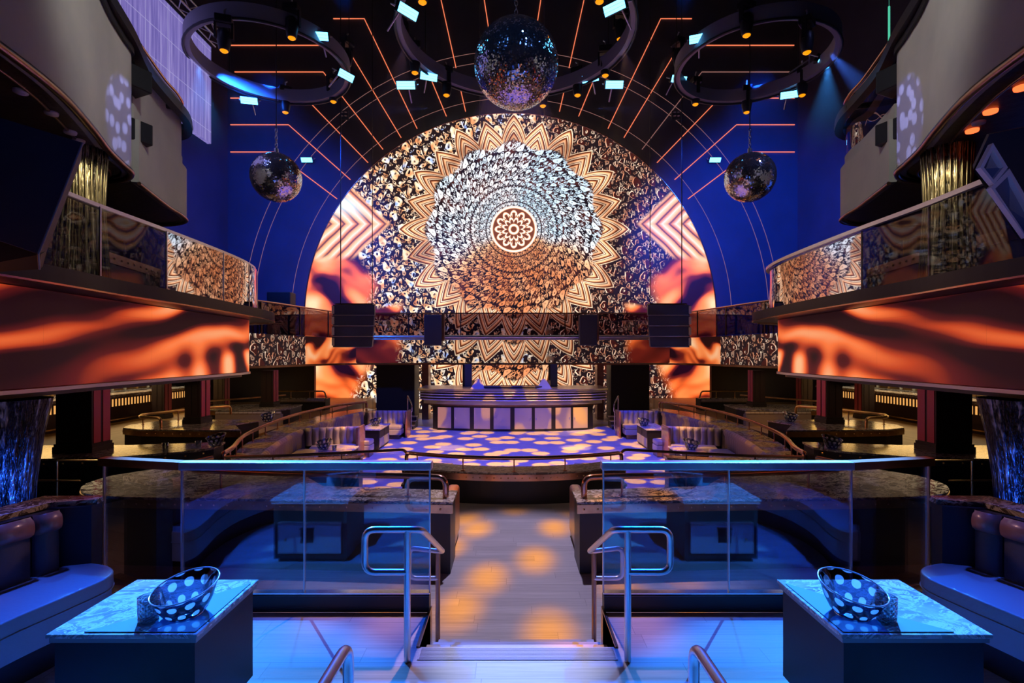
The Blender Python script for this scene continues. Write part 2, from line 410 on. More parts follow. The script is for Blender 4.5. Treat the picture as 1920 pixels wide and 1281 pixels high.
M['mirror_glass'] = glass('mirrored_glass', (0.2, 0.2, 0.2), 0.62, 0.02, 0.4)
M['glass_clear'] = glass('clear_balcony_glass', (0.6, 0.6, 0.62), 0.01, 0.0, 0.07)
M['crystal'] = glass('cut_crystal', (0.82, 0.9, 1.0), 0.25, 0.05, 0.7)
M['speaker'] = pbr('speaker_grille', (0.035, 0.04, 0.055), 0.55, bump=(180.0, 0.4))
M['speaker_trim'] = pbr('speaker_trim', (0.22, 0.2, 0.2), 0.35, 0.4)
M['horn'] = pbr('speaker_horn', (0.09, 0.12, 0.2), 0.4)
M['horn_rim'] = pbr('pale_horn_rim', (0.6, 0.56, 0.56), 0.35)
M['neon'] = emis('neon_strip', (1.0, 0.22, 0.10), 1.1)
M['neon_dim'] = emis('dim_neon_strip', (0.8, 0.36, 0.32), 0.32)
M['blue_led'] = emis('blue_strobe', (0.10, 0.5, 1.0), 6.0)
M['amber_lens'] = emis('amber_lens', (1.0, 0.30, 0.0), 1.3)
M['bar_led'] = emis('bar_led', (1.0, 0.46, 0.12), 0.9)
M['screen_cyan'] = emis('till_screen', (0.35, 0.8, 0.9), 1.2)
M['green_led'] = emis('green_led', (0.1, 0.7, 0.45), 0.8)
M['red_glow'] = emis('red_downlight', (1.0, 0.12, 0.03), 2.4)
M['white_disc'] = pbr('white_disc', (0.6, 0.52, 0.5), 0.4)
M['bottle'] = pbr('amber_bottle', (0.55, 0.3, 0.1), 0.1, spec=0.8)
M['bottle_clear'] = pbr('pale_bottle', (0.7, 0.65, 0.55), 0.1, spec=0.8)
M['curtain_blue'] = None
M['linen'] = pbr('slate_linen', (0.13, 0.3, 0.36), 0.7)
M['led_wall'] = screen_mat('mandala_screen', 'wall', 1.4)
M['led_bridge'] = screen_mat('bridge_screen', 'bridge', 0.85)
M['led_ornate'] = screen_mat('ornate_screen', 'ornate', 0.9)
M['led_side'] = screen_mat('side_ribbon_screen', 'ribbon', 0.95)
M['led_wing'] = screen_mat('wing_ribbon_screen', 'blur', 0.9, seed=7.7, st=2.0, f=1.0, g=1.1)

def bead_mat(name, c1, c2, c3, rough=0.25):
    m, b, nt = new_mat(name)
    tc = nt.nodes.new('ShaderNodeTexCoord'); sep = nt.nodes.new('ShaderNodeSeparateXYZ'); nt.links.new(tc.outputs['UV'], sep.inputs[0])
    u = E(sep.outputs[0]); v = E(sep.outputs[1])
    n1 = noise(vec(u * 34.0, v * 1.6), 1.0, 2.0)
    n2 = noise(vec(u * 90.0, v * 14.0), 1.0, 2.0)
    nt.links.new(ramp(n1 * 0.6 + n2 * 0.4, [(0.42, c1), (0.52, c2), (0.62, c3)]), b.inputs['Base Color'])
    b.inputs['Roughness'].default_value = rough; b.inputs['Metallic'].default_value = 0.6
    bn = nt.nodes.new('ShaderNodeBump'); bn.inputs['Strength'].default_value = 1.0; bn.inputs['Distance'].default_value = 0.03
    nt.links.new((n1 + n2).s, bn.inputs['Height']); nt.links.new(bn.outputs[0], b.inputs['Normal'])
    return m
M['sequin'] = bead_mat('sequin_fabric', (0.004, 0.004, 0.008), (0.02, 0.03, 0.07), (0.35, 0.42, 0.6))
M['gold_beads'] = bead_mat('gold_bead_strings', (0.015, 0.012, 0.008), (0.25, 0.2, 0.1), (0.95, 0.85, 0.55))

def violet_screen():
    m, b, nt = new_mat('violet_screen')
    tc = nt.nodes.new('ShaderNodeTexCoord'); sep = nt.nodes.new('ShaderNodeSeparateXYZ'); nt.links.new(tc.outputs['UV'], sep.inputs[0])
    u = E(sep.outputs[0]); v = E(sep.outputs[1])
    n1 = noise(vec(u * 14.0, v * 0.4), 1.0, 3.0, 0.7)
    col = ramp(n1, [(0.3, (0.10, 0.08, 0.34)), (0.55, (0.24, 0.19, 0.55)), (0.72, (0.42, 0.36, 0.72))])
    seam = minf(absf(fract(u * 1.4) - 0.5), absf(fract(v * 1.4) - 0.5))
    col = mixc(smooth(0.0, 0.02, seam), (0.42, 0.38, 0.7), col)
    nt.links.new(scalec(col, 0.9), b.inputs['Emission Color']); b.inputs['Emission Strength'].default_value = 1.0
    b.inputs['Base Color'].default_value = (0.02, 0.02, 0.03, 1)
    return m
M['violet_screen'] = violet_screen()

def dotted_glass():
    m = bpy.data.materials.new('dotted_smoked_glass'); m.use_nodes = True; nt = m.node_tree; E.nt = nt
    nt.nodes.remove(nt.nodes['Principled BSDF']); out = nt.nodes['Material Output']
    tc = nt.nodes.new('ShaderNodeTexCoord'); sep = nt.nodes.new('ShaderNodeSeparateXYZ'); nt.links.new(tc.outputs['UV'], sep.inputs[0])
    u = E(sep.outputs[0]) * 11.0; v = E(sep.outputs[1]) * 3.4
    row = floor_(v); a = fract(u + fract(row * 0.5)) - 0.5; b = fract(v) - 0.5
    dot = 1.0 - smooth(0.26, 0.30, length(a, b * 0.95))
    tr = nt.nodes.new('ShaderNodeBsdfTransparent'); nt.links.new(mixc(dot, (0.13, 0.16, 0.3), (0.95, 0.96, 1.0)), tr.inputs[0])
    df = nt.nodes.new('ShaderNodeBsdfTranslucent'); df.inputs[0].default_value = (0.75, 0.8, 1, 1)
    gl = nt.nodes.new('ShaderNodeBsdfGlossy'); gl.inputs['Roughness'].default_value = 0.04
    mx0 = nt.nodes.new('ShaderNodeMixShader'); nt.links.new((dot * 0.35).s, mx0.inputs[0]); nt.links.new(tr.outputs[0], mx0.inputs[1]); nt.links.new(df.outputs[0], mx0.inputs[2])
    lw = nt.nodes.new('ShaderNodeLayerWeight'); lw.inputs[0].default_value = 0.4
    f = E.m('MULTIPLY_ADD', E(lw.outputs['Fresnel']), 0.6, 0.05, clamp=True)
    mx = nt.nodes.new('ShaderNodeMixShader'); nt.links.new(f.s, mx.inputs[0]); nt.links.new(mx0.outputs[0], mx.inputs[1]); nt.links.new(gl.outputs[0], mx.inputs[2])
    nt.links.new(mx.outputs[0], out.inputs[0])
    return m
M['dotted'] = dotted_glass()
def crystal_body():
    m = bpy.data.materials.new('cut_crystal_body'); m.use_nodes = True; nt = m.node_tree; E.nt = nt
    nt.nodes.remove(nt.nodes['Principled BSDF']); out = nt.nodes['Material Output']
    tc = nt.nodes.new('ShaderNodeTexCoord'); sep = nt.nodes.new('ShaderNodeSeparateXYZ'); nt.links.new(tc.outputs['UV'], sep.inputs[0])
    u = E(sep.outputs[0]); v = E(sep.outputs[1])
    d = absf(fract(u * 12.0 + v * 5.0) - 0.5) + absf(fract(u * 12.0 - v * 5.0) - 0.5)
    tr = nt.nodes.new('ShaderNodeBsdfTransparent'); tr.inputs[0].default_value = (0.8, 0.9, 1, 1)
    df = nt.nodes.new('ShaderNodeBsdfDiffuse'); df.inputs[0].default_value = (0.8, 0.88, 1, 1)
    gl = nt.nodes.new('ShaderNodeBsdfGlossy'); gl.inputs['Roughness'].default_value = 0.08
    bn = nt.nodes.new('ShaderNodeBump'); bn.inputs['Distance'].default_value = 0.01; nt.links.new(d.s, bn.inputs['Height']); nt.links.new(bn.outputs[0], gl.inputs['Normal']); nt.links.new(bn.outputs[0], df.inputs['Normal'])
    a = nt.nodes.new('ShaderNodeMixShader'); nt.links.new((smooth(0.3, 0.7, d) * 0.55 + 0.4).s, a.inputs[0]); nt.links.new(tr.outputs[0], a.inputs[1]); nt.links.new(df.outputs[0], a.inputs[2])
    b = nt.nodes.new('ShaderNodeMixShader'); b.inputs[0].default_value = 0.3; nt.links.new(a.outputs[0], b.inputs[1]); nt.links.new(gl.outputs[0], b.inputs[2])
    nt.links.new(b.outputs[0], out.inputs[0]); return m
M['crystal_body'] = crystal_body()
M['glass_rim'] = pbr('pale_glass_rim', (0.75, 0.82, 1.0), 0.15, 0.3)

def mirror_tiles():
    m, b, nt = new_mat('mirror_tiles')
    tc = nt.nodes.new('ShaderNodeTexCoord')
    b.inputs['Metallic'].default_value = 0.93; b.inputs['Roughness'].default_value = 0.1
    b.inputs['Base Color'].default_value = (0.8, 0.82, 0.88, 1)
    return m
M['mirror'] = mirror_tiles()

# ------------------------------------------------------------------ mesh helpers
class MB:
    def __init__(s): s.v = []; s.f = []; s.uv = []; s.sm = []
    def add(s, vs, fs, uvs=None, smooth=False):
        b = len(s.v); s.v += [tuple(p) for p in vs]
        for i, f in enumerate(fs):
            s.f.append([b+j for j in f]); s.uv.append(uvs[i] if uvs else None); s.sm.append(smooth)
        return s
    def box(s, x0, x1, y0, y1, z0, z1, rot=None, piv=None):
        x0, x1 = min(x0, x1), max(x0, x1); y0, y1 = min(y0, y1), max(y0, y1)
        vs = [Vector((x, y, z)) for z in (z0, z1) for y in (y0, y1) for x in (x0, x1)]
        if rot is not None:
            p = Vector(piv) if piv else Vector(((x0+x1)/2, (y0+y1)/2, (z0+z1)/2))
            vs = [rot @ (v-p) + p for v in vs]
        return s.add(vs, [(0,2,3,1), (4,5,7,6), (0,1,5,4), (2,6,7,3), (0,4,6,2), (1,3,7,5)])
    def prism(s, poly, z0, z1):
        n = len(poly)
        ar = sum(poly[i][0]*poly[(i+1) % n][1] - poly[(i+1) % n][0]*poly[i][1] for i in range(n))
        if ar < 0: poly = poly[::-1]
        vs = [(x, y, z0) for x, y in poly] + [(x, y, z1) for x, y in poly]
        fs = [tuple(range(n-1, -1, -1)), tuple(range(n, 2*n))] + [(i, (i+1) % n, n+(i+1) % n, n+i) for i in range(n)]
        return s.add(vs, fs)
    def band(s, path, z0, z1, th, smooth=True):
        """a curved wall of thickness th along a plan path, uv = metres"""
        n = len(path); P = [Vector((p[0], p[1])) for p in path]; nr = []
        for i in range(n):
            d = (P[min(i+1, n-1)] - P[max(i-1, 0)]).normalized(); nr.append(Vector((-d.y, d.x)))
        Q = [P[i] + nr[i]*th for i in range(n)]
        L = [0.0]
        for i in range(1, n): L.append(L[-1] + (P[i]-P[i-1]).length)
        def sheet(A, flip):
            vs = [(a.x, a.y, z) for a in A for z in (z0, z1)]; fs = []; uv = []
            for i in range(n-1):
                f = [2*i, 2*i+2, 2*i+3, 2*i+1]; q = [(L[i], z0), (L[i+1], z0), (L[i+1], z1), (L[i], z1)]
                if flip: f.reverse(); q.reverse()
                fs.append(tuple(f)); uv.append(q)
            s.add(vs, fs, uv, smooth)
        sheet(P, th < 0) if False else sheet(P, False); sheet(Q, True)
        for z, fl in ((z0, True), (z1, False)):
            vs = [(a.x, a.y, z) for a in P] + [(a.x, a.y, z) for a in Q]
            s.add(vs, [((i, i+1, n+i+1, n+i) if not fl else (n+i, n+i+1, i+1, i)) for i in range(n-1)])
        for i in (0, n-1):
            s.add([(P[i].x, P[i].y, z0), (Q[i].x, Q[i].y, z0), (Q[i].x, Q[i].y, z1), (P[i].x, P[i].y, z1)], [(0, 1, 2, 3)])
        return s
    def tube(s, pts, r, seg=10, caps=True, closed=False):
        pts = [Vector(p) for p in pts]; n = len(pts); rings = []
        t = (pts[1]-pts[0]).normalized(); up = Vector((0, 0, 1)) if abs(t.z) < 0.9 else Vector((1, 0, 0))
        nn = t.cross(up).normalized()
        for i in range(n):
            if closed: t = (pts[(i+1) % n] - pts[i-1]).normalized()
            else: t = (pts[min(i+1, n-1)] - pts[max(i-1, 0)]).normalized()
            nn = (nn - t*nn.dot(t)).normalized(); b = t.cross(nn)
            rr = r[i] if isinstance(r, (list, tuple)) else r
            rings.append([pts[i] + (nn*math.cos(a) + b*math.sin(a))*rr for a in [2*PI*k/seg for k in range(seg)]])
        vs = [p for g in rings for p in g]
        m = n if closed else n-1
        fs = [(i*seg+k, i*seg+(k+1) % seg, ((i+1) % n)*seg+(k+1) % seg, ((i+1) % n)*seg+k) for i in range(m) for k in range(seg)]
        s.add(vs, fs, None, True)
        if caps and not closed:
            s.add(rings[0], [tuple(range(seg-1, -1, -1))]); s.add(rings[-1], [tuple(range(seg))])
        return s
    def lathe(s, prof, c=(0, 0, 0), seg=24, tilt=0.0, smooth=True):
        """prof: (r, z); tilt raises points with x by z-fraction (slanted rim)"""
        c = Vector(c); n = len(prof); zt = max(p[1] for p in prof)
        vs = []
        for r, z in prof:
            for k in range(seg):
                a = 2*PI*k/seg; x = r*math.cos(a); y = r*math.sin(a)
                vs.append(c + Vector((x, y, z + tilt*x*max(z, 0)/max(zt, 1e-6))))
        fs = []; uv = []
        for i in range(n-1):
            for k in range(seg):
                fs.append((i*seg+k, i*seg+(k+1) % seg, (i+1)*seg+(k+1) % seg, (i+1)*seg+k))
                uv.append([(k/seg, i/(n-1)), ((k+1)/seg, i/(n-1)), ((k+1)/seg, (i+1)/(n-1)), (k/seg, (i+1)/(n-1))])
        return s.add(vs, fs, uv, smooth)
    def build(s, name, mat, parent=None, origin=None):
        me = bpy.data.meshes.new(name)
        v = s.v
        if origin is not None:
            ox, oy, oz = origin; v = [(a-ox, b-oy, c-oz) for a, b, c in v]
        me.from_pydata(v, [], s.f); me.update()
        me.polygons.foreach_set('use_smooth', s.sm)
        if any(u is not None for u in s.uv):
            ly = me.uv_layers.new(name='UVMap').data; li = 0
            for u, f in zip(s.uv, s.f):
                for k in range(len(f)):
                    if u: ly[li].uv = u[k]
                    li += 1
        me.materials.append(M[mat] if isinstance(mat, str) else mat)
        o = bpy.data.objects.new(name, me); C.objects.link(o)
        if origin is not None: o.location = origin
        if parent: o.parent = parent
        return o

def tag(o, label, cat, group=None, kind=None):
    o['label'] = label; o['category'] = cat
    if group: o['group'] = group
    if kind: o['kind'] = kind
    return o
def thing(name, label, cat, loc=(0, 0, 0), rz=0.0, group=None):
    o = bpy.data.objects.new(name, None); C.objects.link(o); o.location = loc; o.rotation_euler = (0, 0, rz)
    o.empty_display_size = 0.1
    return tag(o, label, cat, group)
def struct(o, label=None):
    o['kind'] = 'structure'
    if label: o['label'] = label
    return o
def bevel(o, w=0.01, seg=2):
    m = o.modifiers.new('bevel', 'BEVEL'); m.width = w; m.segments = seg; m.limit_method = 'ANGLE'; m.angle_limit = 0.6
    return o
def copy_tree(o, loc, rz=None, label=None, group=None, scale=None):
    c = o.copy(); C.objects.link(c); c.location = loc
    if rz is not None: c.rotation_euler = (0, 0, rz)
    if scale: c.scale = scale
    if label: c['label'] = label
    if group: c['group'] = group
    for ch in o.children:
        d = ch.copy(); C.objects.link(d); d.parent = c
        for g in ch.children:
            e = g.copy(); C.objects.link(e); e.parent = d
    return c
def curve(pts, n=8, closed=False):
    """Catmull-Rom through the points"""
    P = [Vector(p) for p in pts]; out = []; m = len(P)
    rng = m if closed else m-1
    for i in range(rng):
        p0 = P[i-1] if (closed or i > 0) else P[0]; p1 = P[i]; p2 = P[(i+1) % m]
        p3 = P[(i+2) % m] if (closed or i+2 < m) else P[-1]
        for k in range(n):
            t = k/n
            out.append(0.5*((2*p1) + (-p0+p2)*t + (2*p0-5*p1+4*p2-p3)*t*t + (-p0+3*p1-3*p2+p3)*t**3))
    if not closed: out.append(P[-1])
    return out
def mir(pts, s): return [(s*p[0],) + tuple(p[1:]) for p in pts]
SIDE = {-1: 'left', 1: 'right'}
def rivets(mb, path, z, step=0.11, r=0.012, out=0.0):
    P = [Vector((p[0], p[1])) for p in path]; acc = step/2
    for i in range(len(P)-1):
        d = P[i+1]-P[i]; L = d.length
        if L < 1e-6: continue
        n = Vector((d.y, -d.x))/L
        while acc < L:
            q = P[i] + d*(acc/L)
            mb.add([(q.x+n.x*k*r+ (d.x/L)*a*r, q.y+n.y*k*r+(d.y/L)*a*r, z+b*r) for a, b, k in ((-1,-1,0),(1,-1,0),(1,1,0),(-1,1,0),(0,0,0.9),(0,0,-0.9))],
                   [(0,1,4),(1,2,4),(2,3,4),(3,0,4),(1,0,5),(2,1,5),(3,2,5),(0,3,5)])
            acc += step
        acc -= L

# ------------------------------------------------------------------ the room shell
def slab(name, poly, z0, z1, mat, label=None):
    return struct(MB().prism(poly, z0, z1).build(name, mat), label)
W = 0.65
slab('floor', [(-6.2, -5), (6.2, -5), (6.2, 3.82), (W, 3.82), (W, 3.36), (-W, 3.36), (-W, 3.82), (-6.2, 3.82)], -0.7, 0.0, 'floor_blue')
slab('floor', [(-14, 3.85), (14, 3.85), (14, 9.3), (2.0, 9.3), (1.0, 8.8), (0, 8.68), (-1.0, 8.8), (-2.0, 9.3), (-14, 9.3)], -0.8, -0.6, 'floor_low')
slab('floor', [(-6.5, 8.6), (6.5, 8.6), (6.5, 24.4), (-6.5, 24.4)], -1.1, -0.9, 'floor_dance')
for s in (-1, 1):
    slab('floor', mir([(6.75, 9.3), (14, 9.3), (14, 24.4), (6.55, 24.4)], s), -0.9, -0.15, 'floor_side')
    struct(MB().box(s*14, s*14.2, -5, 25, -1, 20).build('wall_' + SIDE[s], 'wall'))
    # bar-side back wall panels under the bridge ends
    struct(MB().box(s*8.7, s*13.99, 22.2, 22.4, -0.15, 1.5).build('wall_back', 'brown_panel'))
struct(MB().box(-14, 14, 24.9, 25.1, -1.1, 20).build('wall_back', 'wall'))
struct(MB().box(-14, 14, -5.2, -5, -1, 20).build('wall_rear', 'black'))
struct(MB().box(-14, 14, -5, 25, 20, 20.2).build('ceiling', 'black'))

# stair down from the terrace
st = MB()
for i in range(3):
    st.box(-W, W, 3.36 + 0.30*i, 3.36 + 0.30*(i+1), -0.6, -0.15*(i+1))
struct(st.build('floor', 'floor_low'))
nose = MB().box(-W+0.01, W-0.01, 3.225, 3.36, 0.0, 0.006)
for k in range(9): nose.box(-W+0.02, W-0.02, 3.232+0.014*k, 3.237+0.014*k, 0.006, 0.009)
tag(nose.build('stair_nosing', pbr('pale_nosing_metal', (0.92, 0.92, 0.96), 0.22, 0.5)), 'ribbed metal nosing strip across the top of the aisle steps', 'nosing')
tag(MB().box(-W-0.02, -W, 3.36, 3.9, -0.6, 0.012).build('stair_cheek', 'bronze'), 'bronze cheek plate lining the left side of the aisle steps', 'cheek plate', 'stair cheek plates')
tag(MB().box(W, W+0.02, 3.36, 3.9, -0.6, 0.012).build('stair_cheek', 'bronze'), 'bronze cheek plate lining the right side of the aisle steps', 'cheek plate', 'stair cheek plates')

# main LED wall: round-topped screen standing on the stage floor
R = 390*24/F; cz = CAMZ + (HY-597)*24/F; cx0 = (957-CX)*24/F + CAMX
outline = [(cx0+R*1.0, -0.89)] + [(cx0+R*math.cos(a), cz+R*math.sin(a)) for a in [PI*k/72 for k in range(73)]] + [(cx0-R, -0.89)]
lw = MB(); n = len(outline)
lw.add([(x, 24.3, z) for x, z in outline], [tuple(range(n))], [[(x, z) for x, z in outline]])
lw.add([(x, 24.3, z) for x, z in outline] + [(x, 24.42, z) for x, z in outline], [(i, (i+1) % n, n+(i+1) % n, n+i) for i in range(n)] + [tuple(range(2*n-1, n-1, -1))])
scr = thing('video_wall', 'huge round-topped video wall showing a copper and white mandala', 'video wall', (cx0, 24.3, -0.89))
o = lw.build('screen', 'led_wall', scr, None); o.location = (-cx0, -24.3, 0.89)
rim = MB().tube([(x*1.0, 24.24, z) for x, z in outline], 0.03, 6).build('edge_trim', 'copper', scr); rim.location = (-cx0, -24.3, 0.89)
bk = MB().prism([(p[0], p[1]) for p in outline], 0, 0.3)
# black backing plate in front of the wall
# neon drawing on the back wall (each strip a thing)
YN = 24.87
def neon(name, pts, label, mat='neon', r=0.024, group='neon strips on the back wall'):
    P = [at(x, y, YN + (0.015 if 'arc' in name else 0)) for x, y in pts]
    tag(MB().tube(P, r, 6).build(name, mat), label, 'neon strip', group)
lines = [([(480, 35), (530, 35)], 'short top horizontal strip'), ([(625, 35), (683, 35), (782, 241)], 'strip bent beside the centre ring'),
         ([(433, 85), (648, 85), (752, 258)], 'second horizontal strip bending down to the screen'), ([(440, 135), (606, 135), (718, 280)], 'third horizontal strip bending down to the screen'),
         ([(432, 184), (573, 184), (690, 305)], 'fourth horizontal strip bending down to the screen'), ([(432, 234), (541, 234), (657, 337)], 'fifth horizontal strip bending down to the screen'),
         ([(432, 285), (515, 285), (632, 373)], 'lowest horizontal strip behind the small mirror ball'), ([(827, 0), (855, 127)], 'steep strip beside the big mirror ball, upper piece'),
         ([(862, 161), (873, 209)], 'steep strip beside the big mirror ball, lower piece'), ([(810, 153), (837, 218)], 'short steep strip ending above the screen'), ([(908, 0), (916, 52)], 'steep strip dropping behind the big mirror ball')]
for pts, lab in lines:
    neon('neon_strip', pts, 'orange neon ' + lab + ', left of centre')
    neon('neon_strip', [(1922-x, y) for x, y in pts], 'orange neon ' + lab + ', right of centre', 'neon_dim' if ('third' in lab or 'fourth' in lab and False) else 'neon')
for rr, lab, a0, a1, mt in ((413, 'inner thin', 0.0, 180, 'neon_dim'), (483, 'middle thin', 0, 180, 'neon_dim'), (502, 'outer thin', 0, 180, 'neon_dim')):
    pts = [(959 + rr*math.cos(math.radians(a)), 597 - rr*math.sin(math.radians(a))) for a in range(int(a0), int(a1)+1, 3)]
    neon('neon_arc', pts, 'pale %s neon arch round the video wall' % lab, mt, 0.012, 'neon arches round the video wall')

# under the bridge: pillars and timber reveals in front of the screen
for s in (-1, 1):
    sd = SIDE[s]
    struct(MB().box(s*4.25, s*5.9, 21.9, 23.0, -0.9, 1.55).build('pillar_' + sd, 'black'))
    tag(MB().box(s*3.66, s*3.95, 22.0, 22.6, -0.9, 1.55).build('timber_reveal', 'bronze'), 'narrow brown upright panel beside the dark pillar, %s of the console' % sd, 'panel', 'upright panels behind the console')
    x = 1.83 if s < 0 else 1.63
    t = thing('blue_post', 'square blue steel post behind the music console, %s one' % sd, 'post', (s*x, 20.6, -0.9), 0, 'posts behind the console')
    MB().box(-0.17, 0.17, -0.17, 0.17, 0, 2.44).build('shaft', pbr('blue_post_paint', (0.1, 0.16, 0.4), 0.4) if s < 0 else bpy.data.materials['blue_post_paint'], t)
    MB().box(-0.2, -0.12, -0.19, -0.16, 0, 2.44).build('cable_channel', 'black_metal', t)

# ------------------------------------------------------------------ bridge balcony and its wings
bp = [(-9.3, 13.4), (-8.6, 14.6), (-8.05, 16.2), (-7.65, 18.2), (-7.25, 19.9), (-6.95, 20.8), (-6.5, 21.0)]
bc = [(-6.5, 21.0), (6.5, 21.0)]
wing = curve([p + (0,) for p in bp], 6)
tag(MB().add([(-6.5, 21, 1.58), (6.5, 21, 1.58), (6.5, 21, 2.6), (-6.5, 21, 2.6)], [(0,1,2,3)], [[(-6.5,1.58),(6.5,1.58),(6.5,2.6),(-6.5,2.6)]])
    .add([(-6.5, 21.12, 1.58), (6.5, 21.12, 1.58), (6.5, 21.12, 2.6), (-6.5, 21.12, 2.6)], [(3,2,1,0)])
    .add([(-6.5,21,1.58),(6.5,21,1.58),(6.5,21.12,1.58),(-6.5,21.12,1.58)], [(3,2,1,0)]).add([(-6.5,21,2.6),(6.5,21,2.6),(6.5,21.12,2.6),(-6.5,21.12,2.6)], [(0,1,2,3)])
    .build('bridge_screen', 'led_bridge'), 'long flat LED band on the front of the bridge above the console', 'LED band')
struct(MB().prism([(-6.5, 21.14), (6.5, 21.14), (6.9, 22.6), (-6.9, 22.6)], 1.5, 2.62).build('floor_bridge', 'black'))
MBt = MB().box(-6.5, 6.5, 20.93, 21.14, 1.5, 1.57); tag(MBt.build('bridge_edge_strip', 'bronze'), 'thin metal edge strip under the bridge LED band', 'edge strip')
gt = thing('bridge_balustrade', 'glass balustrade along the bridge above the console', 'balustrade', (0, 21.05, 2.62))
for i in range(6):
    x0 = -6.5 + 13*i/6
    MB().box(x0+0.02, x0+13/6-0.02, -0.01, 0.01, 0, 1.0).build('glass_panel', 'glass_balcony', gt)
MB().box(-6.5, 6.5, -0.03, 0.03, 1.0, 1.05).build('top_rail', 'copper', gt)
for i in range(7): MB().box(-6.5+13*i/6-0.02, -6.5+13*i/6+0.02, -0.02, 0.02, 0, 1.0).build('post', 'black_metal', gt)
for s in (-1, 1):
    sd = SIDE[s]
    wp = [(-s*p.x if s > 0 else p.x, p.y) for p in wing]
    if s > 0: wp = [(-p.x, p.y) for p in wing]
    th = -0.12 if s < 0 else 0.12
    # ornate end piece then ribbons
    k = len(wp)//2 + 2
    tag(MB().band(wp[k-1:], 1.58, 2.6, 0.1*-s).build('wing_screen', 'led_wing'), 'curved LED band on the %s wing of the bridge' % sd, 'LED band', 'LED bands on the wings')
    tag(MB().band(wp[:k], 1.58, 2.6, 0.1*-s).build('ornate_screen', 'led_ornate'), 'short LED band with scrollwork at the far end of the %s wing' % sd, 'LED band', 'scrollwork LED bands')
    tag(MB().band([(x, y-0.02) for x, y in wp], 1.5, 1.57, 0.16*-s).build('wing_edge_strip', 'bronze'), 'thin metal strip under the LED bands of the %s wing' % sd, 'edge strip')
    struct(MB().prism([(x - s*-0.14 if False else x + s*0.14, y+0.1) for x, y in wp] + [(s*7.0, 22.2), (s*12.5, 22.2), (s*12.5, 13.4)], 2.45, 2.62).build('floor_wing_' + sd, 'black'))
    g = thing('wing_balustrade', 'glass balustrade on the %s wing of the bridge' % sd, 'balustrade', (wp[len(wp)//2][0], wp[len(wp)//2][1], 2.62), 0, 'wing balustrades')
    ox, oy = g.location.x, g.location.y
    lp = [(x-ox, y-oy) for x, y in wp]
    step = 6
    for i in range(0, len(lp)-1, step):
        seg_ = lp[i:i+step+1]
        if len(seg_) > 1: MB().band(seg_, 0, 0.98, 0.012).build('glass_panel', 'glass_balcony', g)
        MB().box(seg_[0][0]-0.02, seg_[0][0]+0.02, seg_[0][1]-0.02, seg_[0][1]+0.02, 0, 1.0).build('post', 'bronze', g)
    MB().tube([(x, y, 1.02) for x, y in lp], 0.035, 6).build('top_rail', 'copper', g)
    # small dark furniture silhouettes on the wing
    for kx, ky, nm in ((8.9, 17.5, 'low'), (9.6, 16.4, 'far')):
        c = thing('high_chair', 'dark high chair behind the %s wing balustrade, %s one' % (sd, nm), 'chair', (s*kx, ky, 2.62), 0, 'high chairs on the wings')
        MB().box(-0.22, 0.22, -0.22, 0.22, 0.6, 0.68).build('seat', 'leather', c)
        MB().box(-0.22, 0.22, 0.18, 0.24, 0.68, 1.15).build('backrest', 'leather', c)
        for a in (-0.18, 0.18):
            for b in (-0.18, 0.18): MB().box(a-0.02, a+0.02, b-0.02, b+0.02, 0, 0.6).build('leg', 'black_metal', c)
# grey plinth box standing on the left wing
tag(bevel(MB().box(-8.9, -8.05, 18.3, 18.8, 2.62, 4.2).build('equipment_case', 'cabinet'), 0.03), 'tall grey equipment case standing on the left wing', 'case')

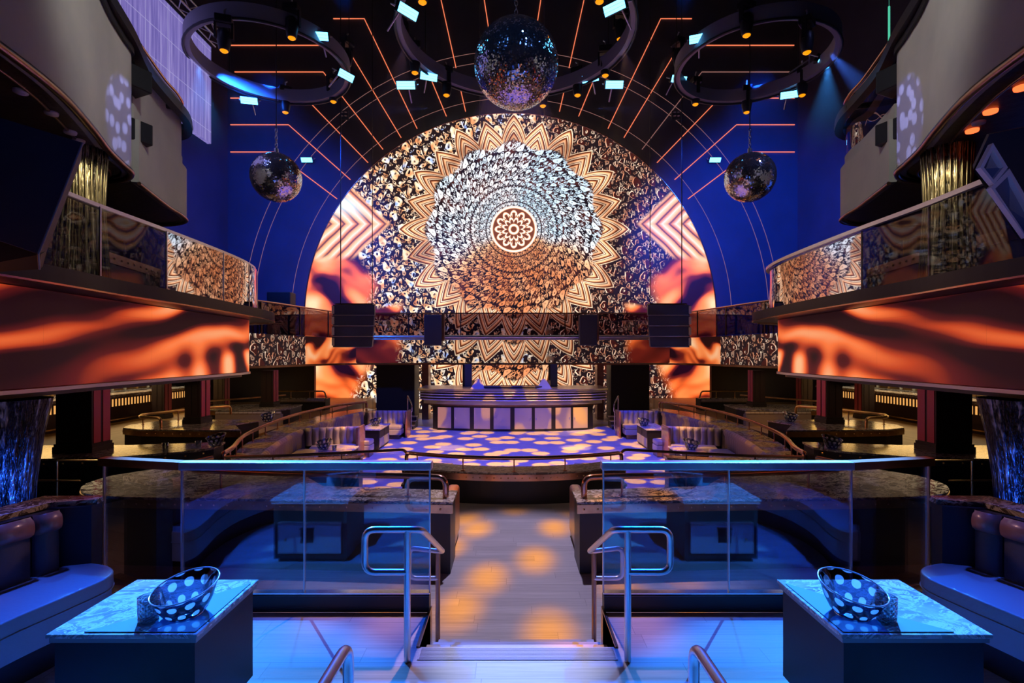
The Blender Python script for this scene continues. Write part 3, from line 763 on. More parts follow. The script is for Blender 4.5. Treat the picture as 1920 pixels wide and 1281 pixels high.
# ------------------------------------------------------------------ side balconies (level two) and grey boxes (level three)
for s in (-1, 1):
    sd = SIDE[s]
    path = [(p.x*s, p.y) for p in curve([(5.5, 1.5, 0), (5.56, 5.5, 0), (5.67, 7.0, 0), (5.8, 9.7, 0), (5.88, 11.0, 0), (6.0, 11.5, 0), (6.35, 11.95, 0), (7.0, 12.15, 0), (9.3, 12.35, 0)], 8)]
    k = len(path) - 26
    tag(MB().band(path[:k+1], 1.56, 2.71, -0.14*s).build('ribbon_screen', 'led_side'), 'big curved LED band of glowing copper ribbons on the %s balcony front' % sd, 'LED band', 'balcony LED bands')
    tag(MB().band(path[k:], 1.56, 2.71, -0.14*s).build('ornate_screen', 'led_ornate'), 'LED band with scrollwork wrapping the far tip of the %s balcony' % sd, 'LED band', 'tip LED bands')
    tag(MB().band([(x - s*0.03, y) for x, y in path], 1.505, 1.55, -0.14*s).build('screen_lip', 'steel'), 'dark metal lip under the LED band of the %s balcony' % sd, 'lip')
    struct(MB().prism([(x + s*0.17, y) for x, y in path] + [(s*13.99, 12.35), (s*13.99, 1.5)], 1.44, 1.56).build('ceiling_bar_' + sd, 'dark_wood'))
    struct(MB().prism(mir([(9.8, 12.5), (13.99, 12.5), (13.99, 22.1), (7.6, 22.1), (7.6, 20.0), (8.0, 18.3), (8.4, 16.3), (8.95, 14.6), (9.6, 13.4)], s), 1.5, 1.62).build('ceiling_far_' + sd, 'dark_wood'))
    led = [(p.x*s, p.y) for p in curve([(4.95, 1.5, 0), (5.05, 5.2, 0), (5.17, 6.6, 0), (5.19, 7.8, 0), (5.3, 9.5, 0), (5.48, 11.2, 0), (5.75, 12.2, 0), (6.3, 12.85, 0), (7.2, 13.15, 0), (9.3, 13.2, 0)], 8)]
    struct(MB().prism(led + [(s*13.99, 13.2), (s*13.99, 1.5)], 2.72, 2.92).build('floor_balcony_' + sd, 'black_metal'))
    tag(MB().band([(x - s*0.012, y) for x, y in led], 2.715, 2.735, -0.02*s).build('ledge_edge_strip', 'copper'), 'thin copper line along the lower edge of the %s balcony ledge' % sd, 'edge strip')
    ribs = MB()
    for i in range(len(led)-22, len(led)-2, 2):
        x, y = led[i]; ribs.box(x + s*0.1, x + s*0.5, y-0.02, y+0.02, 2.69, 2.72)
    if s: tag(ribs.build('soffit_ribs', 'bronze'), 'ribbed panels under the rounded tip of the %s balcony ledge' % sd, 'ribs')
    # glass parapet
    gp = [(p.x*s, p.y) for p in curve([(5.2, 2.0, 0), (5.3, 5.2, 0), (5.4, 6.6, 0), (5.42, 7.9, 0), (5.5, 9.6, 0), (5.64, 10.8, 0), (5.95, 11.75, 0), (6.6, 12.4, 0), (7.8, 12.7, 0)], 8)]
    g = thing('balcony_parapet', 'tall curved reflective glass parapet on the %s balcony' % sd, 'parapet', (gp[24][0], gp[24][1], 2.92), 0, 'balcony parapets')
    ox, oy = gp[24]; lp = [(x-ox, y-oy) for x, y in gp]
    for i in range(0, len(lp)-1, 8):
        MB().band(lp[i:i+9], 0.02, 0.94, 0.015).build('mirror_panel' if gp[i][1] > 7.7 else 'glass_panel', 'mirror_glass' if gp[i][1] > 7.7 else 'glass_clear', g)
    MB().band([(x-0.03, y) for x, y in lp], 0.94, 1.0, 0.06).build('top_rail', 'steel', g)
    MB().band([(x-0.02, y) for x, y in lp], 0.0, 0.03, 0.04).build('bottom_channel', 'bronze', g)
    for i in range(0, len(lp), 8): MB().box(lp[i][0]-0.01, lp[i][0]+0.01, lp[i][1]-0.01, lp[i][1]+0.01, 0, 0.95).build('post', 'steel', g)
    # riveted ledge and pieces inside the balcony
    ri = [(s*6.9, 6.2), (s*7.0, 8.6), (s*7.4, 10.6)]
    b = thing('balcony_counter', 'dark counter with riveted brown edge behind the %s parapet' % sd, 'counter', (s*7.2, 8.4, 2.92), 0, 'balcony counters')
    q = [(x - s*7.2, y - 8.4) for x, y in ri]
    MB().prism(q + [(x + s*0.5, y) for x, y in q[::-1]], 0.0, 0.62).build('body', 'cabinet_dark', b)
    MB().prism([(x - s*0.02, y) for x, y in q] + [(x + s*0.52, y) for x, y in q[::-1]], 0.62, 0.8).build('riveted_edge', 'bronze', b)
    rv = MB(); rivets(rv, [(x - s*0.025, y) for x, y in (q if s < 0 else q)], 0.71, 0.22, 0.02); rv.build('rivets', 'brass', b)
    for nm, xx, yy, col, cl in (('plum', 8.6, 9.2, (0.3, 0.08, 0.16), 'plum'), ('yellow', 8.8, 11.2, (0.85, 0.6, 0.02), 'yellow'), ('mauve', 8.9, 11.9, (0.3, 0.2, 0.34), 'mauve')):
        mm = bpy.data.materials.get(cl + '_drape') or pbr(cl + '_drape', col, 0.6, emit=None)
        pts = [(s*(xx + 0.03*math.sin(i*2.1)), yy - 0.25 + 0.5*i/16) for i in range(17)]
        tag(MB().band(pts, 2.92, 4.5, 0.02).build('drape', mm), '%s curtain hanging inside the %s balcony' % (cl, sd), 'curtain', 'coloured curtains in the balconies')
    # gold bead curtain round a post
    prof = []
    mb = MB(); hs = 48
    mb.lathe([(0.34 + 0.0*1, 0.0), (0.30, 0.6), (0.26, 1.2), (0.26, 1.8), (0.3, 2.16)], (0, 0, 0), hs)
    c = thing('bead_curtain', 'gold bead-string column inside the %s balcony' % sd, 'bead curtain', (s*6.45, 7.55, 2.92), 0, 'bead columns')
    mb.build('bead_strings', 'gold_beads', c)
    for k in range(26):
        a = 2*PI*k/26
        MB().tube([(0.35*math.cos(a), 0.35*math.sin(a), 0.02), (0.31*math.cos(a), 0.31*math.sin(a), 0.6), (0.275*math.cos(a+0.03), 0.275*math.sin(a+0.03), 1.3), (0.31*math.cos(a), 0.31*math.sin(a), 2.16)], 0.012, 5).build('string', 'gold_beads', c)
    spot('bead_light', (s*5.7, 7.0, 4.8), (s*6.4, 7.5, 3.9), 60, (1.0, 0.86, 0.6), 80, 0.5, 0.1)
    for k in range(7):
        c = (s*(6.5 + 0.13*((k*5) % 7)), 5.6 + 0.18*k, 3.25 + 0.07*((k*3) % 5))
        t = tag(MB().lathe([(0.001, -0.022), (0.02, -0.012), (0.024, 0.0), (0.02, 0.012), (0.001, 0.022)], c, 10).tube([(c[0], c[1], 2.92), (c[0], c[1], c[2]-0.02)], 0.004, 5).build('lamp_bud', 'red_glow'), 'tiny orange lamp on a thin stalk behind the %s parapet' % sd, 'lamp', 'tiny lamps in the %s balcony' % sd)
    # ---- level three boxes
    d1 = [(p.x*s, p.y) for p in curve([(4.5, 1.5, 0), (4.85, 3.5, 0), (5.08, 5.0, 0), (5.3, 5.9, 0), (5.68, 6.8, 0), (6.02, 7.5, 0), (6.24, 8.05, 0), (6.42, 8.5, 0), (6.8, 8.8, 0), (7.4, 8.9, 0), (8.6, 8.7, 0)], 8)]
    b = thing('opera_box', 'large curved grey box front of the upper tier, near %s' % sd, 'box', (s*6.0, 6.0, 5.0), 0, 'near upper boxes')
    lq = [(x - s*6.0, y-6.0) for x, y in d1]
    MB().band(lq, 0.0, 1.95, -0.15*s).build('front_panel', 'grey_box', b)
    MB().tube([(x, y, -0.02) for x, y in lq], 0.05, 8).build('lower_trim', 'bronze', b)
    MB().band([(x - s*0.05, y) for x, y in lq], 1.95, 2.05, -0.25*s).build('top_cap', 'black_metal', b)
    MB().prism([(x + s*0.16, y) for x, y in lq] + [(s*7.99, 2.7), (s*7.99, -4.5)], 0.0, 0.12).build('underside', 'brown_soffit', b)
    MB().prism([(x + s*0.16, y) for x, y in lq] + [(s*7.99, 2.7), (s*7.99, -4.5)], 1.85, 1.95).build('floor', 'black', b)
    inner = [(x + s*0.35, y) for x, y in lq]
    MB().tube([(x, y, -0.01) for x, y in inner], 0.02, 6).build('underside_bead', 'bronze', b)
    d2 = [(p.x*s, p.y) for p in curve([(6.66, 9.0, 0), (6.85, 9.6, 0), (7.12, 10.5, 0), (7.25, 11.1, 0), (7.5, 11.6, 0), (8.1, 11.9, 0), (9.5, 12.0, 0)], 8)]
    b = thing('opera_box', 'smaller curved grey box front of the upper tier, farther along on the %s' % sd, 'box', (s*7.2, 10.5, 5.0), 0, 'far upper boxes')
    lq = [(x - s*7.2, y-10.5) for x, y in d2]
    MB().band(lq, 0.0, 1.12, -0.12*s).build('lower_panel', 'grey_box', b)
    MB().band([(x + s*0.1, y) for x, y in lq], 1.12, 1.4, -0.1*s).build('ledge', 'grey_box', b)
    MB().band([(x + s*0.12, y) for x, y in lq], 1.4, 2.6, -0.1*s).build('upper_panel', 'glass_balcony' if s > 0 else 'grey_box', b)
    MB().tube([(x + s*0.1, y, 2.63) for x, y in lq], 0.03, 6).build('top_rail', 'copper', b)
    MB().tube([(x, y, -0.02) for x, y in lq], 0.035, 8).build('lower_trim', 'bronze', b)
    MB().prism([(x + s*0.13, y) for x, y in lq] + [(s*6.79, 1.5), (s*6.79, -1.6)], 0.0, 0.1).build('underside', 'brown_soffit', b)
    for i, (px, py) in enumerate(((33, 169), (91, 210), (127, 246), (143, 262)) if s < 0 else ((1910, 162), (1852, 207), (1818, 243), (1802, 293), (1830, 228), (1801, 273))):
        Y = F*(5.0-CAMZ)/(HY-py); 
        if s > 0: px = px + 1280*0; 
        X = (px-CX)*Y/F
        if s > 0: X = X
        c = Vector((X, Y, 4.985))
        lam = s > 0 and i < 4
        nm = ['nearest the aisle end', 'second along', 'third along', 'beside the speaker', 'pale disc in the middle', 'pale disc near the tip'][i]
        tag(MB().lathe([(0.001, -0.02), (0.07, -0.02), (0.075, 0.0), (0.075, 0.012)], c, 20).build('downlight', 'red_glow' if lam else 'white_disc'), ('glowing orange' if lam else 'round pale') + ' downlight under the near %s upper box, %s' % (sd, nm), 'downlight', 'downlights under the upper boxes')
    # curved black catwalk rail round the upper boxes
    cw = curve([(5.55, 6.6, 7.15), (5.9, 7.5, 7.15), (6.2, 8.3, 7.15), (6.65, 9.3, 7.15), (6.9, 10.2, 7.15), (7.15, 11.2, 7.15), (7.7, 12.0, 7.15), (8.8, 12.4, 7.15)], 6)
    t = thing('catwalk_hoop', 'curved black steel catwalk hoop above the %s upper boxes' % sd, 'catwalk', (s*6.6, 9.5, 7.15), 0, 'catwalk hoops')
    MB().band([(p.x*s - s*6.6, p.y-9.5) for p in cw], -0.09, 0.09, -0.16*s).build('hoop', 'black_metal', t)
    for i in (6, 13, 20, 27, 33):
        p = cw[i]
        MB().tube([(p.x*s - s*6.6, p.y-9.5, 0), (p.x*s + s*0.9 - s*6.6, p.y-9.5-0.3, 0)], 0.06, 6).build('strut', 'black_metal', t)
    for k, (xx, yy, zz) in enumerate(((6.75, 8.9, 6.55), (6.95, 9.2, 5.75))):
        c = thing('hung_speaker', 'small black speaker hung beside the %s upper box, %s of two' % (sd, ['upper', 'lower'][k]), 'speaker', (s*xx, yy, zz), s*0.4, 'speakers beside the upper boxes')
        bevel(MB().box(-0.3, 0.3, -0.2, 0.2, 0, 0.38).build('cabinet', 'black_metal', c), 0.02)
        MB().box(-0.26, 0.26, -0.21, -0.2, 0.04, 0.34).build('grille', 'speaker', c)
        MB().box(-0.02, 0.02, -0.02, 0.02, 0.38, 0.75).build('hanger', 'steel', c)

# purple screen high on the left, with the truss over it
vs = thing('violet_screen', 'tall violet LED screen with fine vertical lines hung at upper left', 'LED screen', (-8.05, 11, 7.5))
P = [(-8.05, 9.3), (-8.05, 13.5)]
MB().band([(0, -1.7), (0, 2.5)], 0.05, 2.62, 0.1).build('screen', 'violet_screen', vs)
MB().box(-0.12, 0.02, -1.72, 2.52, 2.62, 2.68).build('top_frame', 'black_metal', vs)
tr = thing('ceiling_truss', 'silver lattice truss over the violet screen', 'truss', (-8.0, 11, 10.2))
for a, b in ((0, 0), (0.25, 0), (0, 0.25), (0.25, 0.25)): MB().tube([(a, -2.2, b), (a, 2.6, b)], 0.025, 6).build('chord', 'steel', tr)
for i in range(16):
    y = -2.2+0.3*i
    MB().tube([(0.25, y, 0 if i % 2 else 0.25), (0.25, y+0.3, 0.25 if i % 2 else 0)], 0.015, 5).build('brace', 'steel', tr)
    MB().tube([(0 if i % 2 else 0.25, y, 0), (0.25 if i % 2 else 0, y+0.3, 0)], 0.015, 5).build('brace', 'steel', tr)
tag(MB().tube([at(1667, 12, 16), at(1667, 98, 16)], 0.03, 6).tube([at(1667, 12, 16), Vector((at(1667, 12, 16).x, 16, 19.99))], 0.005, 4).build('light_tube', 'green_led'), 'thin upright green light tube at upper right', 'light tube')

# ------------------------------------------------------------------ columns
def column(s, o0, w, Y, d, z0, label):
    t = thing('column', label, 'column', (s*(o0 + w/2), Y, z0), 0, 'dark columns with oxblood sides')
    t['kind'] = 'structure'
    h = 1.44 - z0
    x0, x1 = (-w/2, w/2)
    MB().box(x0, x1, 0, d, 0, h).build('shaft', 'brown_panel', t)
    inn = -s*w/2                      # face towards the hall
    MB().box(inn, inn - s*0.012, 0.03, d*0.44, 0.16, h).build('side_panel', 'red_panel', t)
    MB().box(inn, inn - s*0.012, d*0.56, d-0.02, 0.16, h).build('side_panel', 'red_panel', t)
    for a in (-0.25, 0.25): MB().box(a*w*2*0.42 - w*0.14, a*w*2*0.42 + w*0.14, -0.01, 0, 0.2, h).build('front_panel', 'brown_panel', t)
    pl = MB().box(x0-0.035, x1+0.035, -0.035, d+0.035, 0, 0.1).box(x0-0.02, x1+0.02, -0.02, d+0.02, 0.1, 0.15)
    pl.build('plinth', 'dark_wood', t)
for s in (-1, 1):
    sd = SIDE[s]
    column(s, 7.50, 0.64, 9.0, 0.42, 0.2, 'broad dark column with oxblood side, nearest on the %s' % sd)
    column(s, 7.42, 0.37, 12.0, 0.40, 0.3, 'dark column standing on the round-ended ledge, %s side' % sd)
    column(s, 7.49, 0.37, 15.8, 0.37, 0.3, 'slim dark column nearest the video wall, %s side' % sd)
    column(s, 11.3, 0.40, 16.4, 0.37, -0.15, 'dark column standing in front of the bar, %s side' % sd)
    column(s, 10.6, 0.40, 18.6, 0.37, -0.15, 'far dark column beyond the bar end, %s side' % sd)
# sequinned column covers by the frame edges
for s in (-1, 1):
    c = thing('sequin_column', 'flared column wrapped in glittering dark sequins at the %s edge' % SIDE[s], 'column', (s*5.95, 5.8, -0.6), 0, 'sequin columns')
    MB().lathe([(0.32, 0), (0.33, 0.6), (0.36, 1.1), (0.42, 1.6), (0.5, 2.03)], (0, 0, 0), 48).build('sequin_cover', 'sequin', c)
    MB().lathe([(0.36, 0), (0.36, 0.08), (0.33, 0.1)], (0, 0, 0), 32).build('base_ring', 'bronze', c)
    spot('sequin_fill', (s*3.4, 4.9, -0.1), (s*5.9, 5.8, 0.2), 320, (0.02, 0.16, 1.0), 40, 0.8, 0.2)  # added blue lamp low by the column, brightens the sequins

# ------------------------------------------------------------------ ledges (stone-topped half walls) and rails
def ledge(name, poly, front, z0, z, label, cat='ledge', group=None, top='marble_ledge', edge='bronze', th=0.035, bandh=0.1, body='cabinet_dark', riv=True, step=0.15, rr=0.011):
    cxm = sum(p[0] for p in poly)/len(poly); cym = sum(p[1] for p in poly)/len(poly)
    t = thing(name, label, cat, (cxm, cym, z0), 0, group)
    q = [(x-cxm, y-cym) for x, y in poly]; h = z-z0
    fr = [(x-cxm, y-cym) for x, y in front]
    def shrink(pts, d):
        out = []
        for x, y in pts:
            L = math.hypot(x, y); out.append((x*(1-d/max(L, 0.3)), y*(1-d/max(L, 0.3))))
        return out
    MB().prism(shrink(q, 0.03), 0, h-th-0.005).build('body', body, t)
    MB().prism(q, h-th, h).build('stone_top', top, t)
    if len(fr) > 1:
        b = MB().band(fr, h-th-bandh, h-th, 0.03); b.build('edge_band', edge, t)
        if riv:
            r_ = MB(); rivets(r_, fr, h-th-bandh/2, step, rr)
            r_.build('rivets', 'brass', t)
    return t
def rail(label, path, r, posts=(), mat='copper', zb=None, pr=None, name='tube_rail', group=None, ends=True):
    """path: 3-D points of the tube; posts: indices or (x, y, z) tops that stand on height zb"""
    P = [Vector(p) for p in path]; c = P[len(P)//2].copy(); c.z = zb if zb is not None else P[0].z
    t = thing(name, label, 'rail', c, 0, group)
    MB().tube([p-c for p in P], r, 12).build('tube', mat, t)
    for q in posts:
        v = Vector(q) if not isinstance(q, int) else P[q]
        MB().tube([(v.x-c.x, v.y-c.y, 0), (v.x-c.x, v.y-c.y, v.z-c.z)], pr or r*0.45, 8).build('post', mat, t)
        MB().tube([(v.x-c.x, v.y-c.y, 0), (v.x-c.x, v.y-c.y, 0.008)], r*1.1, 10).build('foot_plate', mat, t)
    return t
def rounded(pts, rad=0.1, n=5):
    P = [Vector(p) for p in pts]; out = [P[0]]
    for i in range(1, len(P)-1):
        a = (P[i-1]-P[i]); b = (P[i+1]-P[i]); ra = min(rad, a.length*0.48, b.length*0.48)
        p0 = P[i]+a.normalized()*ra; p2 = P[i]+b.normalized()*ra
        for k in range(n+1):
            t = k/n; out.append(p0*(1-t)**2 + P[i]*2*t*(1-t) + p2*t*t)
    out.append(P[-1]); return out
for s in (-1, 1):
    sd = SIDE[s]
    # W1: wide marble ledge behind the terrace glass
    fr = [(0.72, 5.87), (2.5, 5.98), (4.2, 6.06), (5.0, 6.14), (5.4, 6.32), (5.68, 6.7), (5.7, 7.15)]
    fr = [(p.x, p.y) for p in curve([p+(0,) for p in fr], 5)]
    back = [(5.3, 7.7), (4.4, 7.95), (3.6, 7.8), (3.0, 7.2), (2.5, 6.6), (0.72, 6.38)]
    fl = [(s*x, y) for x, y in fr]
    ledge('stone_ledge', [(s*x, y) for x, y in fr+back], [(x, y-0.012) for x, y in (fl if s > 0 else fl[::-1])] , -0.6, 0.232, 'wide dark marble ledge with riveted brass edge behind the %s terrace glass' % sd, 'ledge', 'wide marble ledges', 'marble_dark', 'brass', 0.03, 0.1, step=0.16)
    lp = [(0.86, 6.05, 0.235), (0.86, 6.05, 0.40)] 
    path = [(s*0.83, 6.08, 0.235), (s*0.83, 6.08, 0.468), (s*1.2, 6.14, 0.468), (s*3.0, 6.3, 0.468), (s*4.1, 6.45, 0.468), (s*4.45, 6.7, 0.468), (s*4.3, 7.2, 0.468)]
    rail('thick copper tube rail on the marble ledge, %s of the aisle' % sd, rounded(path, 0.13, 6), 0.036, [(s*1.3, 6.15, 0.468), (s*2.6, 6.27, 0.468), (s*3.7, 6.38, 0.468)], 'copper', 0.235, 0.014, group='rails on the marble ledges')
    # upholstered arm facing the aisle
    arm = thing('bench_bolster', 'rounded leather bench end facing the aisle on the %s' % sd, 'bench end', (s*0.85, 6.6, -0.6), 0, 'bench ends')
    bevel(MB().box(-0.08, 0.08, -0.18, 0.55, 0.06, 0.72).build('cushion', 'leather_roll', arm), 0.05, 4)
    MB().box(-0.06, 0.06, -0.2, 0.56, 0, 0.06).build('plinth', 'bronze', arm)
    # thin brass guard rails beyond the marble ledge
    t = thing('guard_rail', 'thin brass guard rail beyond the marble ledge, %s side' % sd, 'rail', (s*6.2, 7.0, -0.6), 0, 'thin brass guard rails')
    for zz, xa, xb in ((1.08, -0.95, 0.12), (0.8, -0.2, 0.9), (0.5, -0.2, 0.9)):
        MB().tube([(s*xa, 0, zz), (s*xb, 0, zz)], 0.012, 8).build('bar', 'brass', t)
    for xa in (0.12, 0.5, 0.9): MB().tube([(s*xa, 0, 0), (s*xa, 0, 1.08 if xa < 0.2 else 0.8)], 0.014, 8).build('post', 'brass', t)
    # W2
    p2 = [(9.5, 8.3), (6.87, 8.57), (5.85, 9.15), (5.62, 9.5), (5.75, 10.1), (7.4, 9.75), (9.5, 9.7)]
    f2 = [(9.5, 8.29), (6.87, 8.56), (5.85, 9.14), (5.62, 9.49)]
    ledge('stone_ledge', mir(p2, s), mir(f2, s) if s < 0 else mir(f2, s)[::-1], -0.6, 0.2, 'long low dark stone ledge in front of the broad %s column' % sd, 'ledge', 'low stone ledges', 'marble_ledge', 'cabinet', step=0.3, rr=0.016)
    # W3
    p3 = [(5.9, 10.95), (7.2, 11.0), (8.2, 11.1), (8.75, 11.35), (8.95, 11.8), (8.8, 12.4), (8.4, 12.75), (6.9, 12.75), (6.3, 12.6), (6.55, 11.9)]
    f3 = [(5.9, 10.94), (7.2, 10.99), (8.2, 11.09), (8.75, 11.34), (8.96, 11.8)]
    ledge('stone_ledge', mir(p3, s), (mir(f3, s)[::-1] if s < 0 else mir(f3, s)), -0.15 if False else -0.3, 0.3, 'round-ended ledge with glowing brass edge carrying the second %s column' % sd, 'ledge', 'round-ended ledges', 'marble_ledge', 'brass', 0.03, 0.12, step=0.2)
    rp = [(s*7.9, 11.35, 0.3), (s*7.9, 11.35, 0.52), (s*8.5, 11.5, 0.52), (s*8.75, 11.95, 0.52), (s*8.5, 12.6, 0.52), (s*8.0, 13.6, 0.52), (s*7.75, 13.9, 0.52), (s*7.75, 13.9, 0.3)]
    rail('looped brass rail on the round-ended ledge, %s side' % sd, rounded(rp, 0.14, 5), 0.032, [(s*8.7, 11.9, 0.52), (s*8.4, 12.7, 0.52)], 'brass', 0.3, 0.014, group='looped brass rails')
    # booth back seen over it
    # W4
    p4 = [(9.6, 15.1), (9.3, 14.9), (6.85, 14.9), (6.75, 15.4), (6.9, 16.6), (9.6, 16.6)]
    f4 = [(9.62, 15.1), (9.3, 14.88), (8.7, 14.88)]
    ledge('stone_ledge', mir(p4, s), (mir(f4, s) if s > 0 else mir(f4, s)[::-1])[::-1], -0.15, 0.3, 'far stone ledge carrying the slim %s column' % sd, 'ledge', 'far stone ledges', 'marble_ledge', 'brass', 0.03, 0.12, riv=False)
    b = thing('tufted_bench', 'tufted bench back along the far ledge, %s side' % sd, 'bench', (s*7.7, 14.8, -0.15), 0, 'far tufted benches')
    MB().box(-0.95, 0.95, -0.1, 0.06, 0.0, 0.34).build('back_panel', 'tuft', b)
    for i in range(14): MB().tube([(-0.95+0.136*i, -0.06, 0.37), (-0.95+0.136*i+0.125, -0.06, 0.37)], 0.05, 8).build('roll', 'tuft', b)
    rp = [(s*9.35, 15.2, 0.3), (s*9.35, 15.2, 0.52), (s*8.6, 16.4, 0.52), (s*7.9, 17.6, 0.52)]
    rail('brass rail on the far ledge beside the slim %s column' % sd, rounded(rp, 0.12, 5), 0.03, [(s*8.9, 15.9, 0.52), (s*8.2, 17.1, 0.52)], 'brass', 0.3, 0.014, group='far brass rails')
    # W5
    b = thing('back_bench', 'tufted bench against the far wall under the %s wing' % sd, 'bench', (s*7.95, 18.9, -0.15), 0, 'benches under the wings')
    MB().box(-0.95, 0.95, 0, 0.5, 0, 0.42).build('body', 'cabinet_dark', b)
    MB().box(-0.95, 0.95, -0.02, 0.1, 0.42, 0.46).build('stone_top', 'marble_ledge', b)
    for i in range(15): MB().tube([(-0.93+0.125*i, -0.05, 0.36), (-0.93+0.125*i+0.115, -0.05, 0.36)], 0.06, 8).build('roll', 'tuft', b)
    rp = [(s*9.0, 18.95, 0.31), (s*9.0, 18.95, 0.56), (s*7.05, 18.95, 0.56), (s*6.98, 18.95, 0.31)]
    rail('brass rail above the bench under the %s wing' % sd, rounded(rp, 0.1, 5), 0.028, [(s*8.3, 18.95, 0.56), (s*7.6, 18.95, 0.56)], 'brass', 0.31, 0.012, group='rails above the far benches')
    # ---- ring round the dance floor
    outer = [(p.x, p.y) for p in curve([(5.15, 8.85, 0), (5.3, 9.5, 0), (5.85, 11.0, 0), (6.18, 12.8, 0), (6.33, 14.5, 0), (6.25, 15.8, 0), (6.05, 17.3, 0), (5.4, 18.6, 0)], 6)]
    inner_ = [(p.x, p.y) for p in curve([(4.55, 9.1, 0), (4.95, 9.85, 0), (5.27, 11.07, 0), (5.5, 12.4, 0), (5.58, 13.6, 0), (5.55, 15.0, 0), (5.4, 16.3, 0), (5.1, 17.5, 0), (4.95, 18.2, 0)], 6)]
    poly = outer + inner_[::-1]
    t = thing('ring_ledge', 'long curved stone-topped wall round the %s half of the dance floor' % sd, 'ledge', (s*5.8, 13.5, -0.9), 0, 'curved ring walls')
    q = [(s*x - s*5.8, y-13.5) for x, y in poly]
    MB().prism(q, 0, 0.82).build('body', 'cabinet_dark', t)
    q2 = [(s*(x + (0.03 if i < len(outer) else -0.03)) - s*5.8, y-13.5) for i, (x, y) in enumerate(poly)]
    MB().prism(q2, 0.82, 0.86).build('stone_top', 'marble_ledge', t)
    op = [(s*x, y, 0.19) for x, y in [(p[0]-0.02, p[1]) for p in outer[2:]]]
    pts = [(op[0][0], op[0][1], -0.03)] + op + [(op[-1][0], op[-1][1], -0.03)]
    idx = list(range(3, len(op), 3))
    rail('long copper tube rail curving round the %s side of the dance floor' % sd, rounded(pts, 0.12, 4), 0.042, [op[i] for i in idx], 'copper', -0.04, 0.016, group='curved dance floor rails')
    # tufted backs along the inner edge, two partitions, seats
    def tufted(path, label, mat='tuft', z0=-0.48, z1=-0.06, th=0.1, grp='booth backs'):
        P = [Vector((p[0], p[1])) for p in path]
        Ls = [0]; 
        for i in range(1, len(P)): Ls.append(Ls[-1] + (P[i]-P[i-1]).length)
        tot = Ls[-1]; n = max(3, int(tot/0.17))
        def pt(d):
            for i in range(1, len(P)):
                if d <= Ls[i] + 1e-6: 
                    k = (d-Ls[i-1])/(Ls[i]-Ls[i-1]); return P[i-1].lerp(P[i], k)
            return P[-1]
        c0 = pt(tot/2)
        t = thing('tufted_banquette', label, 'booth back', (c0.x, c0.y, -0.9), 0, grp)
        for i in range(n):
            a = pt(tot*i/n)-c0; b = pt(tot*(i+0.97)/n)-c0; mid = (a+b)/2; d = (b-a).normalized(); nn = Vector((-d.y, d.x))
            vs = []; K = 6
            for z, kk in ((z0+0.9, 0.05), (z1+0.78, 0.05), (z1+0.84, 0.09), (z1+0.9, 0.1), (z1+0.95, 0.05), (z1+0.955, 0.0)):
                for j in range(5):
                    f = j/4; e = math.sin(PI*f)**0.5
                    p = a.lerp(b, f); 
                    vs.append((p.x + nn.x*kk*e*(-1), p.y + nn.y*kk*e*(-1), z))
            fs = [(r*5+j, r*5+j+1, (r+1)*5+j+1, (r+1)*5+j) for r in range(K-1) for j in range(4)]
            vs2 = [(v[0]+nn.x*0.0, v[1]+nn.y*0.0, v[2]) for v in vs]
            MB().add(vs2, fs, None, True).build('channel', mat, t)
        q = [(p.x-c0.x, p.y-c0.y) for p in P]
        MB().band(q, 0.0, z1+0.93, 0.025).build('back_board', 'dark_wood', t)
        return t
    def side_path(pts): return [(s*x, y) for x, y in pts]
    ip = [p for p in inner_ if 9.8 < p[1] < 13.3]; ip2 = [p for p in inner_ if 13.6 < p[1] < 17.5]
    A = side_path([(x-0.03, y) for x, y in ip]); B = side_path([(x-0.03, y) for x, y in ip2])
    if s < 0: A = A; 
    tufted(A if s < 0 else A[::-1], 'tufted leather back along the curved wall of the near %s booth' % sd, 'tuft')
    tufted(B if s < 0 else B[::-1], 'tufted leather back along the curved wall of the far %s booth' % sd, 'tuft')
    pa = side_path([(5.5, 13.4), (4.15, 13.75)]); pb = side_path([(5.05, 17.55), (3.65, 17.55)])
    tufted(pa if s < 0 else pa[::-1], 'tufted partition back between the near and far %s booths' % sd, 'leather')
    tufted(pb if s < 0 else pb[::-1], 'tufted end back of the far %s booth beside the console' % sd, 'leather')
    for nm, pl, pd, pp in (('partition', 4.1, 13.75, 0.0), ('end', 3.6, 17.55, 0.0)):
        tag(bevel(MB().box(s*pl, s*(pl+0.07), pd-0.35, pd+0.3, -0.9, 0.0).build('partition_upright', 'leather_roll'), 0.02), 'upright leather-covered end panel of the %s %s back' % (sd, nm), 'end panel', 'booth end panels')
    def seat(poly, label):
        cx_ = sum(p[0] for p in poly)/len(poly); cy_ = sum(p[1] for p in poly)/len(poly)
        t = thing('padded_bench', label, 'seat', (s*cx_, cy_, -0.9), 0, 'booth seats')
        q = [(s*(x-cx_), y-cy_) for x, y in poly]
        MB().prism([(x*0.93, y*0.93) for x, y in q], 0, 0.14).build('plinth', 'bronze', t)
        bevel(MB().prism(q, 0.14, 0.32).build('base', 'leather', t), 0.02)
        bevel(MB().prism(q, 0.325, 0.46).build('cushion', 'leather', t), 0.04, 3)
    si = [(x-0.12, y) for x, y in ip if y > 10.2 and y < 12.9]; so = [(x-0.62, y) for x, y in ip if y > 10.2 and y < 12.9]
    seat(si + so[::-1], 'curved leather seat along the ring wall in the near %s booth' % sd)
    seat([(5.3, 13.3), (4.2, 13.6), (4.1, 13.1), (5.2, 12.85)], 'leather seat before the partition in the near %s booth' % sd)
    si = [(x-0.12, y) for x, y in ip2 if 14.1 < y < 16.9]; so = [(x-0.6, y) for x, y in ip2 if 14.1 < y < 16.9]
